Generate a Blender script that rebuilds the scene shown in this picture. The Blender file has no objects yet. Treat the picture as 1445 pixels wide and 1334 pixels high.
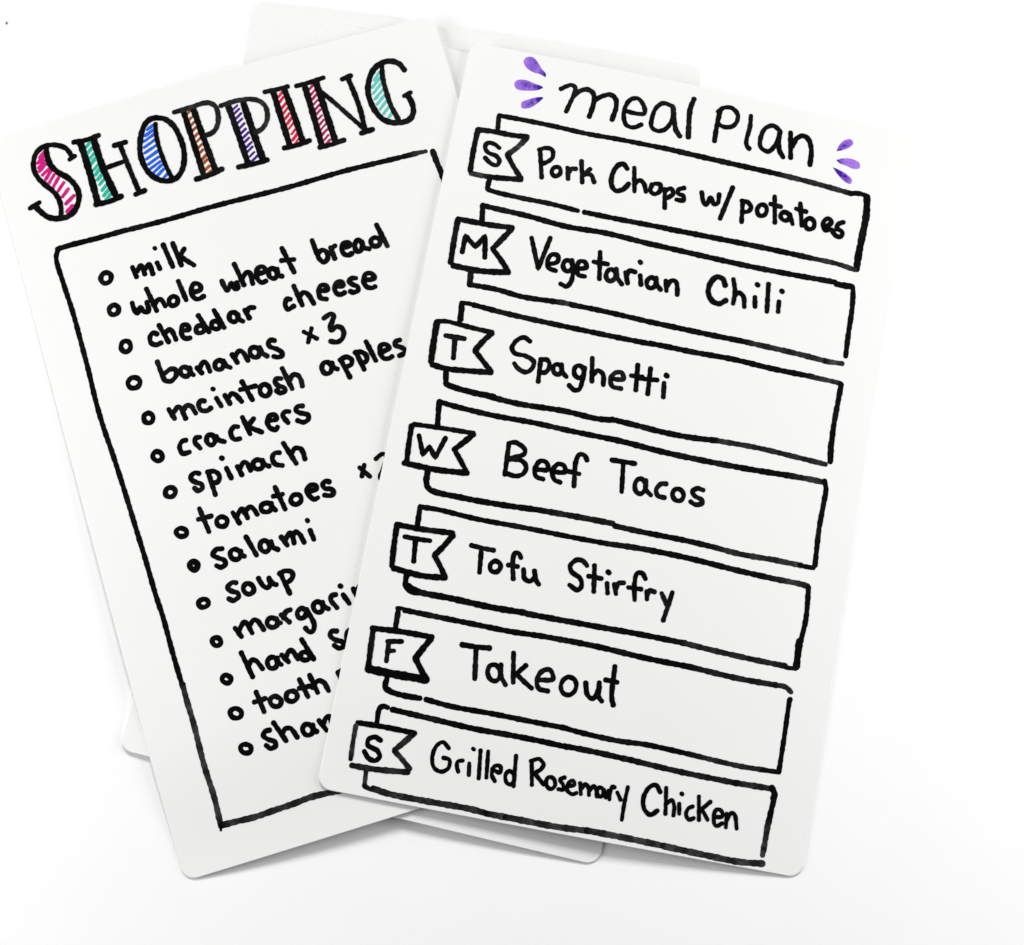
import bpy, bmesh, math, random
from mathutils import Vector, Matrix, Euler

random.seed(11)
scene = bpy.context.scene
MM = 0.001
# ---- sizes in millimetres: a card is CW x CL, TH thick; zf gives the height of its underside at (u across, v up)
CW, CL, TH = 150.0, 242.5, 0.45
F, HCAM = 1900.0, 421.6
THETA, PHI = math.radians(8.0), math.radians(-2.0)
def sstep(x):
    x = min(max(x, 0.0), 1.0)
    return x * x * (3 - 2 * x)
def zf(name, u, v):
    bow = 4 * u * (1 - u)
    if name == 'back':
        return 0.08 + bow * (0.4 + 1.1 * v * v)
    if name == 'under':
        return 0.72 + 0.4 * sstep(v) - 0.6 * sstep((u - .6) / .4) * (1 - sstep(v / .1)) + bow * (2.4 - .6 * v)
    if name == 'shopping':
        left = 0.05 + 1.7 * sstep(v / .17) * (1 - .75 * sstep((v - .35) / .5))
        hump = bow if u < .5 else 1 - .22 * ((u - .5) / .5) ** 2
        return left + hump * (4.5 - .3 * v)
    ks = ((0, 5.2), (.1, 6.75), (.3, 7.55), (.5, 7.3), (.68, 6.2), (.85, 5.25), (1, 4.3))
    left = 0.0
    for k in range(-3, 4):                      # averaged so that the card bends without a crease
        w = min(max(v + k * .02, 0.0), 1.0)
        for (v0, z0), (v1, z1) in zip(ks, ks[1:]):
            if v0 <= w <= v1:
                left += (z0 + (z1 - z0) * (w - v0) / (v1 - v0)) / 7
                break
    return 0.1 + left * (1 - u) ** 1.15 + bow * 2.6

# ------------------------------------------------------------------ camera
cam_data = bpy.data.cameras.new('camera')
cam = bpy.data.objects.new('camera', cam_data)
scene.collection.objects.link(cam)
scene.camera = cam
cam_data.sensor_fit = 'HORIZONTAL'
cam_data.sensor_width = 36.0
cam_data.lens = F / 1445.0 * 36.0
cam_data.clip_start = 0.01
cam_data.clip_end = 50.0
cam.location = (0, -HCAM * math.tan(THETA) * MM, HCAM * MM)
cam.rotation_euler = (Matrix.Rotation(THETA, 3, 'X') @ Matrix.Rotation(PHI, 3, 'Y')).to_euler()

# ------------------------------------------------------------------ light
world = bpy.data.worlds.new('World')
scene.world = world
world.use_nodes = True
wb = world.node_tree.nodes['Background']
wb.inputs['Color'].default_value = (0.93, 0.96, 1.0, 1)
wb.inputs['Strength'].default_value = 0.075

def area_lamp(name, loc, sx, sy, energy, col=(1, 1, 1)):
    d = bpy.data.lights.new(name, 'AREA')
    d.shape = 'RECTANGLE'
    d.size, d.size_y, d.energy, d.color = sx, sy, energy, col
    o = bpy.data.objects.new(name, d)
    scene.collection.objects.link(o)
    o.location = loc
    o.rotation_euler = (-Vector(loc)).to_track_quat('-Z', 'Y').to_euler()

area_lamp('window_light', (0.08, 1.55, 1.50), 1.0, 0.5, 37.0, (1.0, 0.997, 0.988))
area_lamp('added_side_fill', (-0.55, -0.056, 0.27), 0.4, 0.3, 2.52)  # added fill, no real source; whitens the left edge
area_lamp('added_side_fill', (0.52, 0.03, 0.26), 0.4, 0.3, 1.96)  # its added counterpart, whitening the right edge

scene.view_settings.view_transform = 'Standard'
scene.view_settings.look = 'None'
scene.view_settings.exposure = 0.0
scene.view_settings.gamma = 1.0
scene.view_settings.use_curve_mapping = False

# ------------------------------------------------------------------ materials
def new_mat(name):
    m = bpy.data.materials.new(name)
    m.use_nodes = True
    return m, m.node_tree.nodes, m.node_tree.links, m.node_tree.nodes['Principled BSDF']

def sheet_mat(name, col, rough, spec, bump=0.02):
    m, N, L, b = new_mat(name)
    tc = N.new('ShaderNodeTexCoord')
    n1 = N.new('ShaderNodeTexNoise'); n1.inputs['Scale'].default_value = 45; n1.inputs['Detail'].default_value = 5
    r1 = N.new('ShaderNodeMapRange'); r1.inputs['To Min'].default_value = .988; r1.inputs['To Max'].default_value = 1.012
    mx = N.new('ShaderNodeMix'); mx.data_type = 'RGBA'; mx.blend_type = 'MULTIPLY'; mx.inputs[0].default_value = 1
    mx.inputs[6].default_value = (*col, 1)
    L.new(tc.outputs['Object'], n1.inputs['Vector']); L.new(n1.outputs['Fac'], r1.inputs['Value'])
    L.new(r1.outputs['Result'], mx.inputs[7]); L.new(mx.outputs[2], b.inputs['Base Color'])
    b.inputs['Roughness'].default_value = rough
    b.inputs['Specular IOR Level'].default_value = spec
    n2 = N.new('ShaderNodeTexNoise'); n2.inputs['Scale'].default_value = 900; n2.inputs['Detail'].default_value = 3
    bp = N.new('ShaderNodeBump'); bp.inputs['Strength'].default_value = bump; bp.inputs['Distance'].default_value = .0004
    L.new(tc.outputs['Object'], n2.inputs['Vector']); L.new(n2.outputs['Fac'], bp.inputs['Height'])
    L.new(bp.outputs['Normal'], b.inputs['Normal'])
    return m

def ink_mat(name, dark, worn_sheen, streak_scale=700.0, base_wear=0.0, var=.13, rough=.5, spec=.03):
    """marker ink: the 'wear' attribute (thin, rubbed or overdrawn ink, plus gloss painted into the lowest strokes) mixes towards a paler pigment in streaks"""
    m, N, L, b = new_mat(name)
    tc = N.new('ShaderNodeTexCoord')
    n1 = N.new('ShaderNodeTexNoise'); n1.inputs['Scale'].default_value = streak_scale; n1.inputs['Detail'].default_value = 4
    n2 = N.new('ShaderNodeTexNoise'); n2.inputs['Scale'].default_value = 110; n2.inputs['Detail'].default_value = 2
    L.new(tc.outputs['Object'], n1.inputs['Vector']); L.new(tc.outputs['Object'], n2.inputs['Vector'])
    at = N.new('ShaderNodeAttribute'); at.attribute_name = 'wear_sheen'
    s = N.new('ShaderNodeMapRange'); s.inputs['From Min'].default_value = .3; s.inputs['From Max'].default_value = .7
    s.inputs['To Min'].default_value = .35; s.inputs['To Max'].default_value = 1.5
    L.new(n1.outputs['Fac'], s.inputs['Value'])
    s2 = N.new('ShaderNodeMapRange'); s2.inputs['From Min'].default_value = .5; s2.inputs['From Max'].default_value = .72
    s2.inputs['To Min'].default_value = base_wear; s2.inputs['To Max'].default_value = base_wear + var
    L.new(n2.outputs['Fac'], s2.inputs['Value'])
    ad = N.new('ShaderNodeMath'); ad.operation = 'ADD'
    L.new(at.outputs['Fac'], ad.inputs[0]); L.new(s2.outputs['Result'], ad.inputs[1])
    mu = N.new('ShaderNodeMath'); mu.operation = 'MULTIPLY'; mu.use_clamp = True
    L.new(ad.outputs[0], mu.inputs[0]); L.new(s.outputs['Result'], mu.inputs[1])
    mx = N.new('ShaderNodeMix'); mx.data_type = 'RGBA'
    mx.inputs[6].default_value = (*dark, 1); mx.inputs[7].default_value = (*worn_sheen, 1)
    L.new(mu.outputs[0], mx.inputs[0]); L.new(mx.outputs[2], b.inputs['Base Color'])
    b.inputs['Roughness'].default_value = rough
    b.inputs['Specular IOR Level'].default_value = spec
    return m

MAT = {
    'table': sheet_mat('white_table', (.89, .89, .89), .6, .15, .06),
    'card': sheet_mat('white_laminate', (.808, .808, .801), .38, .2, .015),
    'speck': sheet_mat('grey_dust', (.16, .16, .16), .9, .1),
    'ink_black': ink_mat('black_marker_ink', (.0018, .0018, .002), (.055, .051, .052)),
    'ink_pink': ink_mat('pink_marker_ink', (.52, .004, .16), (.82, .09, .40), 900, .1, .35),
    'ink_teal': ink_mat('teal_marker_ink', (.008, .40, .28), (.12, .66, .50), 900, .1, .35),
    'ink_blue': ink_mat('blue_marker_ink', (.008, .09, .62), (.12, .34, .86), 900, .1, .35),
    'ink_orange': ink_mat('orange_marker_ink', (.27, .045, .004), (.66, .20, .05), 900, .1, .35),
    'ink_purple': ink_mat('purple_marker_ink', (.04, .008, .21), (.20, .09, .50), 900, .1, .35),
    'ink_red': ink_mat('red_marker_ink', (.60, .006, .035), (.84, .09, .17), 900, .1, .35),
    'ink_magenta': ink_mat('magenta_marker_ink', (.36, .004, .09), (.62, .05, .23), 900, .1, .35),
    'ink_aqua': ink_mat('aqua_marker_ink', (.08, .50, .43), (.28, .70, .64), 900, .15),
    'ink_violet': ink_mat('violet_marker_ink', (.38, .19, .74), (.045, .01, .30), 800, .06, .5),
}

# ------------------------------------------------------------------ traced handwriting, in millimetres on each card
INK = {
 'shopping': [
  ('heading_letter', 'S', None, 'ink_black', None, '''S 1.72 0 25.47,228.59 24.30,231.73 22.26,233.48 19.55,234.57 17.06,234.61 14.74,233.44 13.31,231.41 12.56,228.55 13.10,225.26 14.78,222.12 16.58,219.46 17.70,216.52 17.73,213.42 16.88,210.20
S 1.91 0 18.12,233.89 17.84,231.49 18.01,228.32 19.59,225.21 22.30,222.26 23.96,219.13 24.36,215.91 23.37,213.14 21.25,210.74 18.52,209.82 15.64,210.24 13.01,211.61 11.15,214.02 9.81,216.53
S 1.55 0 24.39,227.90 26.35,228.52
S 1.56 0 8.04,216.28 11.49,217.21'''),
  ('colour_hatching', None, 'S', 'ink_pink', None, '''S 1.07 0 15.25,231.56 17.28,232.97
S 1.18 0 14.24,229.97 16.90,231.53
S 1.07 0 14.14,228.28 16.62,230.07
S 1.17 0 14.09,227.11 16.63,228.77
S 1.17 0 14.71,225.66 17.38,227.07
S 1.17 0 15.22,223.79 17.54,225.98
S 1.07 0 15.92,222.26 18.44,224.65
S 1.17 0 16.98,220.62 19.45,223.18
S 1.06 0 18.12,218.86 20.71,221.12
S 1.17 0 19.09,216.69 21.54,218.63
S 1.27 0 19.55,214.11 22.72,215.92
S 1.38 0 19.30,211.47 21.38,212.75'''),
  ('heading_letter', 'H', None, 'ink_black', None, '''S 2.29 0 29.21,232.39 29.48,223.05 29.43,211.30
S 2.29 0 33.54,232.41 34.05,221.60 35.65,211.28
S 1.72 0 27.14,233.05 31.49,232.54 35.45,232.85
S 1.82 0 28.73,210.90 33.09,210.55 37.17,211.06
S 1.60 0 35.16,221.66 41.08,221.97
S 1.71 0 41.21,227.65 42.04,219.08 43.02,210.77
S 1.71 0 39.38,228.01 43.19,228.02
S 1.70 0 41.75,210.29 44.86,210.66'''),
  ('colour_hatching', None, 'H', 'ink_teal', None, '''S 1.04 0 30.10,229.91 32.02,231.33
S 1.27 0 30.11,227.88 32.27,229.48
S 1.08 0 30.59,226.12 32.56,227.57
S 1.31 0 30.73,224.42 32.51,225.71
S 1.06 0 30.93,222.18 33.02,223.69
S 1.28 0 31.02,220.44 33.06,221.97
S 1.22 0 31.40,218.71 33.43,220.19
S 1.02 0 31.56,216.91 33.47,218.31
S 1.09 0 31.80,214.82 33.77,216.26
S 1.28 0 31.91,212.98 34.06,214.57
S 1.13 0 32.09,211.27 34.07,212.76'''),
  ('heading_letter', 'O', None, 'ink_black', None, '''S 1.88 0 54.45,233.10 57.09,231.88 59.24,228.88 60.15,224.95 60.38,220.72 59.57,216.81 57.97,213.66 55.57,211.70 52.59,211.58 49.99,212.90 47.80,215.74 46.75,219.17 46.65,222.84 47.46,226.22 48.82,229.45 50.69,232.00 52.72,233.11 54.81,232.99
S 1.53 0 53.91,231.12 53.21,227.58 52.99,224.00 53.19,219.27 53.65,215.50 54.24,212.22'''),
  ('colour_hatching', None, 'O', 'ink_blue', None, '''S 1.05 0 50.79,229.99 53.07,230.91
S 1.10 0 49.68,228.24 52.98,229.48
S 1.00 0 48.75,226.45 52.67,227.95
S 1.05 0 48.45,224.57 52.34,226.02
S 1.00 0 48.09,222.70 52.11,224.06
S 1.10 0 47.92,220.57 51.96,222.03
S 1.05 0 48.21,218.72 51.83,220.10
S 1.00 0 48.58,217.16 51.99,218.49
S 1.05 0 49.15,215.64 52.26,217.27
S 1.05 0 49.82,214.09 52.56,215.83
S 1.05 0 51.41,212.67 52.93,213.75'''),
  ('heading_letter', 'P1', None, 'ink_black', None, '''S 1.93 0 63.61,232.27 63.86,222.28 64.19,210.50
S 2.04 0 66.85,232.36 67.50,221.19 68.22,210.85
S 1.70 0.22 60.64,233.16 63.35,233.14 66.84,233.25 69.86,233.46 72.22,233.03 73.83,231.35 73.99,228.69 73.19,225.78 71.62,223.63 70.04,222.89 68.42,222.74
S 1.81 0 61.60,209.47 65.81,209.60 70.30,210.39'''),
  ('colour_hatching', None, 'P1', 'ink_orange', None, '''S 0.81 0 63.68,230.89 65.57,232.01
S 0.95 0 63.84,228.91 65.48,229.88
S 0.86 0 63.99,226.93 65.94,228.13
S 0.88 0 64.20,225.15 65.97,226.24
S 0.96 0 64.28,223.09 65.97,224.05
S 0.86 0 64.75,221.39 66.28,222.29
S 0.89 0 64.71,219.26 66.31,220.24
S 1.00 0 64.68,217.51 66.20,218.40
S 1.07 0 64.85,215.27 66.67,216.34
S 1.02 0 64.66,213.67 66.60,214.81
S 1.03 0 64.91,211.53 66.73,212.59
S 0.83 0 65.12,209.96 66.82,210.96'''),
  ('heading_letter', 'P2', None, 'ink_black', None, '''S 2.03 0 77.84,230.11 78.34,220.87 78.74,209.96
S 2.29 0 82.76,229.86 83.20,219.46 83.66,210.56
S 1.65 0.35 75.61,231.05 78.99,231.25 82.29,231.17 85.44,230.50 87.84,229.16 89.18,227.00 89.17,224.18 88.05,221.57 85.88,219.73 83.71,219.31
S 1.77 0 75.50,209.57 80.35,209.20 84.96,209.31'''),
  ('colour_hatching', None, 'P2', 'ink_purple', None, '''S 0.75 0 78.68,228.51 80.67,229.70
S 0.85 0 78.66,227.05 80.92,228.39
S 0.86 0 78.81,225.36 81.12,226.75
S 0.79 0 79.11,223.87 80.95,224.92
S 0.88 0 79.39,222.09 81.20,223.20
S 0.88 0 79.26,220.19 81.11,221.29
S 0.87 0 79.35,218.53 81.72,219.89
S 0.85 0 79.55,217.07 81.39,218.11
S 0.88 0 79.39,215.07 81.70,216.44
S 0.80 0 79.69,213.76 81.60,214.89
S 0.76 0 79.84,211.91 81.68,213.00
S 0.85 0 79.95,210.13 82.26,211.50'''),
  ('heading_letter', 'I', None, 'ink_black', None, '''S 2.04 0 93.00,230.74 93.02,221.89 93.18,212.18
S 2.04 0 96.66,230.87 97.29,221.25 97.53,212.26
S 1.59 0 90.31,231.63 94.02,231.39 97.92,231.39
S 1.71 0 91.25,211.62 95.62,211.41 99.73,211.80'''),
  ('colour_hatching', None, 'I', 'ink_red', None, '''S 0.95 0 93.84,228.55 95.78,230.12
S 0.98 0 94.00,226.97 95.66,228.32
S 0.92 0 94.11,224.76 95.88,226.13
S 0.89 0 94.08,222.88 96.09,224.48
S 0.99 0 94.30,221.11 96.01,222.44
S 1.01 0 94.40,219.26 96.42,220.91
S 0.78 0 94.38,217.45 96.44,219.03
S 0.79 0 94.77,215.46 96.36,216.76
S 0.99 0 94.61,213.52 96.54,215.07
S 0.75 0 94.58,211.83 96.64,213.45'''),
  ('heading_letter', 'N', None, 'ink_black', None, '''S 2.04 0 103.26,229.57 103.20,219.55 103.00,209.05
S 2.18 0 107.09,230.25 107.38,219.53 107.60,209.59
S 1.60 0 100.65,230.79 105.57,230.80 109.85,231.13
S 1.65 0 102.23,208.68 106.20,208.59 110.35,208.92
S 1.53 0 107.40,227.44 111.25,221.37 114.65,215.68 117.49,211.05
S 1.80 0 117.46,228.37 118.09,221.79 118.22,216.43 117.77,210.08
S 1.79 0 115.49,228.93 118.49,229.39
S 1.79 0 116.35,209.61 120.22,209.86'''),
  ('colour_hatching', None, 'N', 'ink_magenta', None, '''S 0.90 0 104.23,228.46 106.17,229.80
S 0.75 0 104.18,226.52 106.14,227.92
S 0.89 0 104.16,224.88 106.10,226.21
S 0.71 0 104.29,223.18 105.83,224.28
S 0.85 0 104.14,221.28 106.08,222.61
S 0.83 0 104.05,219.60 105.94,220.94
S 0.72 0 103.96,217.69 105.89,219.01
S 0.78 0 104.16,216.04 106.09,217.37
S 0.72 0 104.02,214.20 106.04,215.62
S 0.83 0 103.97,212.46 105.97,213.82
S 0.72 0 104.10,210.60 105.99,211.93
S 0.91 0 104.40,209.11 106.07,210.27'''),
  ('heading_letter', 'G', None, 'ink_black', None, '''S 1.93 0 135.78,226.54 134.80,228.96 132.46,230.63 129.14,230.85 126.16,229.30 123.98,226.64 122.45,222.92 122.17,219.45 122.77,215.73 124.30,212.34 126.57,210.52 129.66,209.58 132.54,209.83 134.35,211.57 134.97,214.64 134.43,217.76
S 1.54 0 133.15,218.00 135.59,218.62
S 1.67 0 129.16,229.95 128.30,226.02 128.05,221.34 128.17,215.97 129.29,210.22'''),
  ('colour_hatching', None, 'G', 'ink_aqua', None, '''S 1.01 0 125.41,225.76 127.63,227.99
S 1.01 0 124.08,223.53 127.71,226.31
S 1.01 0 123.85,221.58 127.44,224.24
S 1.01 0 123.83,219.57 127.38,222.12
S 1.01 0 123.94,217.64 127.22,220.03
S 1.01 0 124.40,215.74 127.16,217.91
S 1.01 0 125.12,214.00 127.32,215.74
S 1.01 0 126.29,212.25 127.94,213.67'''),
  ('list_frame', 'F', None, 'ink_black', None, '''S 1.75 0 13.11,200.53 14.12,200.59 25.89,200.10 35.67,199.87
S 1.80 0 14.08,200.62 19.96,200.49 26.34,200.03 32.72,199.90 47.79,199.25 64.13,199.22 88.71,198.63 108.07,198.86 124.96,198.35 132.05,198.20
S 1.49 0.4 128.49,198.22 131.08,198.15 132.51,198.17 134.61,198.02
S 1.96 0 136.75,197.49 136.95,193.46 137.41,188.20 136.64,178.49
S 1.69 0 13.33,200.45 12.03,197.96 12.13,189.24 12.64,178.96 12.68,167.83 12.65,159.34 12.39,148.96 12.56,141.29 13.25,130.75 13.84,118.37 14.20,107.11 14.54,96.90 14.73,85.19 15.11,78.07 15.09,67.59 15.30,56.26
S 1.82 0.55 15.46,56.66 15.43,51.55 15.60,44.51 15.31,31.03 15.60,21.70 15.17,12.61
S 0.77 0 15.62,13.79 14.78,11.41
S 1.94 0.4 15.27,12.80 19.91,12.60 25.82,12.23 31.66,12.43 37.62,12.58 43.60,12.94 49.48,12.56 59.06,11.90 74.64,11.92'''),
  ('list_item', 'milk', None, 'ink_black', None, '''S 1.69 0 34.56,187.55 35.00,184.05
S 1.69 0 35.65,185.78 37.31,187.19 37.75,184.10
S 1.69 0 38.28,185.71 39.83,186.91 40.22,183.43
S 1.69 0 42.42,186.56 42.80,184.30
S 1.58 0 42.91,191.45 43.07,191.15
S 1.69 0 45.81,191.67 46.87,183.80
S 1.69 0 48.83,191.25 49.61,183.46
S 1.69 0 51.89,188.47 49.55,186.13
S 1.69 0 49.83,186.45 53.48,182.27'''),
  ('bullet_ring', None, 'milk', 'ink_black', None, '''S 1.70 0 26.07,188.28 25.28,188.33 24.59,187.95 24.09,187.29 23.94,186.42 24.26,185.57 24.96,185.04 25.78,184.97 26.51,185.27 27.06,185.87 27.31,186.70 27.12,187.58 26.49,188.22 25.68,188.40'''),
  ('list_item', 'whole wheat bread', None, 'ink_black', None, '''S 1.69 0 31.47,176.35 31.60,173.88 32.22,172.53 33.65,174.24 34.34,172.41 35.71,172.08 36.04,175.11
S 1.69 0 36.98,179.37 38.28,171.47
S 1.68 0 38.14,173.84 40.04,174.92 40.82,174.01 41.28,172.10
S 1.68 0 44.71,174.33 44.04,174.46 43.41,174.18 42.95,173.65 42.74,172.95 42.88,172.20 43.39,171.64 44.08,171.47 44.74,171.68 45.25,172.15 45.53,172.81 45.49,173.58 45.07,174.21 44.39,174.48
S 1.68 0 47.28,178.79 48.09,172.06
S 1.68 0 50.68,173.74 53.47,174.14 53.23,175.94 51.66,176.43 50.42,174.57 50.43,172.45 51.71,171.24 53.72,171.64
S 1.68 0 60.45,174.82 60.79,172.68 61.37,171.24 63.22,173.21 63.77,171.12 64.90,171.18 64.81,172.99
S 1.68 0 65.68,178.98 66.83,171.47
S 1.67 0 66.89,173.63 68.53,175.17 69.54,174.97 69.58,171.05
S 1.67 0 72.26,173.70 74.59,173.87 74.20,175.46 72.64,175.62 71.56,174.01 71.56,171.72 72.60,170.55 73.83,170.79
S 1.68 0 77.37,173.77 76.87,174.19 76.20,174.15 75.58,173.64 75.26,172.83 75.28,172.01 75.58,171.35 76.08,170.92 76.74,170.85 77.39,171.24 77.80,172.00 77.86,172.85 77.62,173.56 77.17,174.05
S 1.68 0 78.21,173.56 78.22,171.52 79.08,170.76
S 1.68 0 81.49,179.74 83.09,170.99
S 1.68 0 80.29,175.80 84.18,175.06
S 1.68 0 91.37,179.55 91.61,175.73 92.00,172.80 92.95,171.50 94.46,172.33 94.77,174.29 93.75,175.51 91.95,174.86
S 1.68 0 96.33,175.62 96.63,171.69
S 1.68 0 96.26,174.36 97.18,175.53 97.88,175.73
S 1.68 0 99.93,174.31 102.52,174.47 101.98,175.66 100.78,175.75 99.65,174.39 99.82,172.39 101.09,171.51 102.24,171.78
S 1.69 0 105.22,175.38 104.57,175.18 104.07,174.50 103.80,173.67 103.77,172.83 104.02,172.10 104.56,171.74 105.22,171.90 105.78,172.51 106.11,173.31 106.20,174.16 106.02,174.94 105.55,175.42 104.89,175.39
S 1.69 0 106.40,174.62 106.43,172.66 108.00,171.64
S 1.69 0 110.98,174.66 110.33,174.81 109.65,174.54 109.18,173.91 109.10,173.13 109.42,172.45 109.96,172.03 110.62,171.88 111.31,172.06 111.86,172.61 112.04,173.38 111.82,174.10 111.32,174.59 110.68,174.81
S 1.69 0 112.42,178.73 113.81,170.96'''),
  ('bullet_ring', None, 'whole wheat bread', 'ink_black', None, '''S 1.69 0 26.66,176.65 26.15,177.24 25.42,177.41 24.72,177.24 24.15,176.78 23.82,176.05 23.92,175.23 24.42,174.59 25.13,174.32 25.84,174.42 26.46,174.80 26.86,175.47 26.88,176.30 26.47,177.01'''),
  ('list_item', 'cheddar cheese', None, 'ink_black', None, '''S 1.68 0 36.43,164.20 35.28,164.96 33.99,163.81 33.89,161.99 35.17,160.93 36.95,161.03
S 1.68 0 37.75,166.75 39.26,160.60
S 1.68 0 38.68,163.49 40.40,164.46 41.11,163.84 41.70,160.64
S 1.68 0 44.25,162.86 46.48,162.67 46.25,164.15 45.03,164.53 43.98,162.95 44.03,160.82 45.11,159.93 46.06,159.89
S 1.67 0 50.81,162.40 50.29,162.79 49.66,162.84 49.09,162.64 48.66,162.22 48.49,161.60 48.70,160.97 49.22,160.54 49.86,160.41 50.45,160.56 50.92,160.92 51.17,161.50 51.06,162.15 50.60,162.65
S 1.67 0 50.41,166.09 52.29,159.97
S 1.67 0 55.63,162.42 55.12,162.77 54.47,162.80 53.89,162.47 53.58,161.85 53.64,161.16 53.99,160.61 54.51,160.25 55.14,160.15 55.76,160.39 56.15,160.96 56.18,161.65 55.90,162.25 55.41,162.65
S 1.67 0 55.57,166.32 57.21,159.87
S 1.67 0 61.75,163.51 61.16,163.93 60.44,163.86 59.87,163.40 59.59,162.73 59.59,162.02 59.86,161.35 60.43,160.90 61.16,160.85 61.78,161.24 62.14,161.87 62.21,162.58 62.01,163.27 61.51,163.80
S 1.67 0 62.50,162.80 62.50,161.04 63.42,160.16
S 1.67 0 64.86,163.61 65.58,160.61
S 1.67 0 65.14,162.51 66.37,163.81 67.91,163.44
S 1.67 0 79.57,162.79 78.57,163.19 77.53,161.57 77.88,159.85 79.96,160.35
S 1.67 0 81.74,166.71 82.64,159.85
S 1.67 0 82.54,162.62 84.10,163.83 85.27,162.82 86.27,159.28
S 1.67 0 89.38,162.72 91.77,162.52 91.46,164.03 89.95,164.38 88.79,162.69 88.85,160.49 90.54,159.58
S 1.68 0 94.48,162.63 96.87,162.44 96.49,163.67 95.20,163.95 93.92,162.54 94.01,160.64 95.27,159.76 96.54,160.09
S 1.68 0 101.35,163.56 99.98,163.91 98.91,163.26 99.54,162.05 101.01,160.70 100.90,159.62 99.24,159.29 98.36,159.96
S 1.68 0 104.11,162.08 106.84,161.89 106.50,163.58 104.78,164.08 103.43,162.28 103.63,160.09 105.05,159.10 106.36,159.23'''),
  ('bullet_ring', None, 'cheddar cheese', 'ink_black', None, '''S 1.69 0 26.82,164.75 26.07,165.09 25.29,164.88 24.74,164.32 24.45,163.58 24.48,162.75 24.90,162.01 25.65,161.61 26.45,161.71 27.08,162.20 27.43,162.91 27.49,163.72 27.17,164.51 26.49,165.01'''),
  ('list_item', 'bananas x3', None, 'ink_black', None, '''S 1.68 0 34.22,155.57 34.53,151.64 35.08,148.98 36.78,148.29 38.73,149.57 38.97,151.39 37.78,152.01 35.51,151.33
S 1.67 0 42.57,150.92 42.02,151.36 41.30,151.41 40.65,151.03 40.31,150.33 40.35,149.57 40.69,148.93 41.24,148.48 41.95,148.34 42.64,148.61 43.08,149.25 43.12,150.02 42.85,150.70 42.35,151.20
S 1.67 0 43.37,150.62 43.47,148.84 44.02,148.03
S 1.67 0 45.62,150.02 46.68,147.85
S 1.67 0 46.29,149.46 47.95,151.10 48.78,150.59 49.22,147.61
S 1.66 0 53.55,149.81 52.97,150.23 52.28,150.20 51.69,149.86 51.27,149.30 51.13,148.58 51.36,147.86 51.93,147.39 52.63,147.32 53.25,147.59 53.71,148.10 53.94,148.79 53.81,149.54 53.31,150.09
S 1.66 0 54.09,149.70 54.57,147.91 55.69,146.91
S 1.66 0 57.28,150.83 58.19,147.81
S 1.66 0 58.14,150.07 59.54,151.30 60.59,150.73 61.53,147.49
S 1.66 0 64.76,150.94 64.05,151.16 63.32,150.84 62.87,150.12 62.80,149.29 63.05,148.56 63.55,148.01 64.25,147.76 65.00,147.96 65.55,148.60 65.72,149.43 65.54,150.20 65.09,150.81 64.44,151.14
S 1.66 0 66.10,150.55 66.66,148.23 67.66,147.13
S 1.66 0 71.22,151.27 70.17,151.83 69.03,151.02 69.36,149.77 71.28,148.34 72.43,146.74 71.93,145.84 70.73,145.85 69.55,146.46
S 1.44 0 80.71,151.44 84.08,148.12
S 1.44 0 83.39,151.85 81.11,147.71
S 1.67 0 87.93,153.83 90.39,154.61 91.18,153.97 90.29,152.22 88.98,150.34 89.10,149.40 91.15,150.10 92.45,149.21 92.68,147.47 91.50,145.71 89.76,145.23 87.96,146.06'''),
  ('bullet_ring', None, 'bananas x3', 'ink_black', None, '''S 1.68 0 26.86,152.29 26.13,152.87 25.22,152.98 24.40,152.73 23.77,152.15 23.52,151.30 23.80,150.39 24.53,149.76 25.43,149.55 26.28,149.71 26.97,150.21 27.34,151.00 27.20,151.93 26.56,152.66'''),
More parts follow.
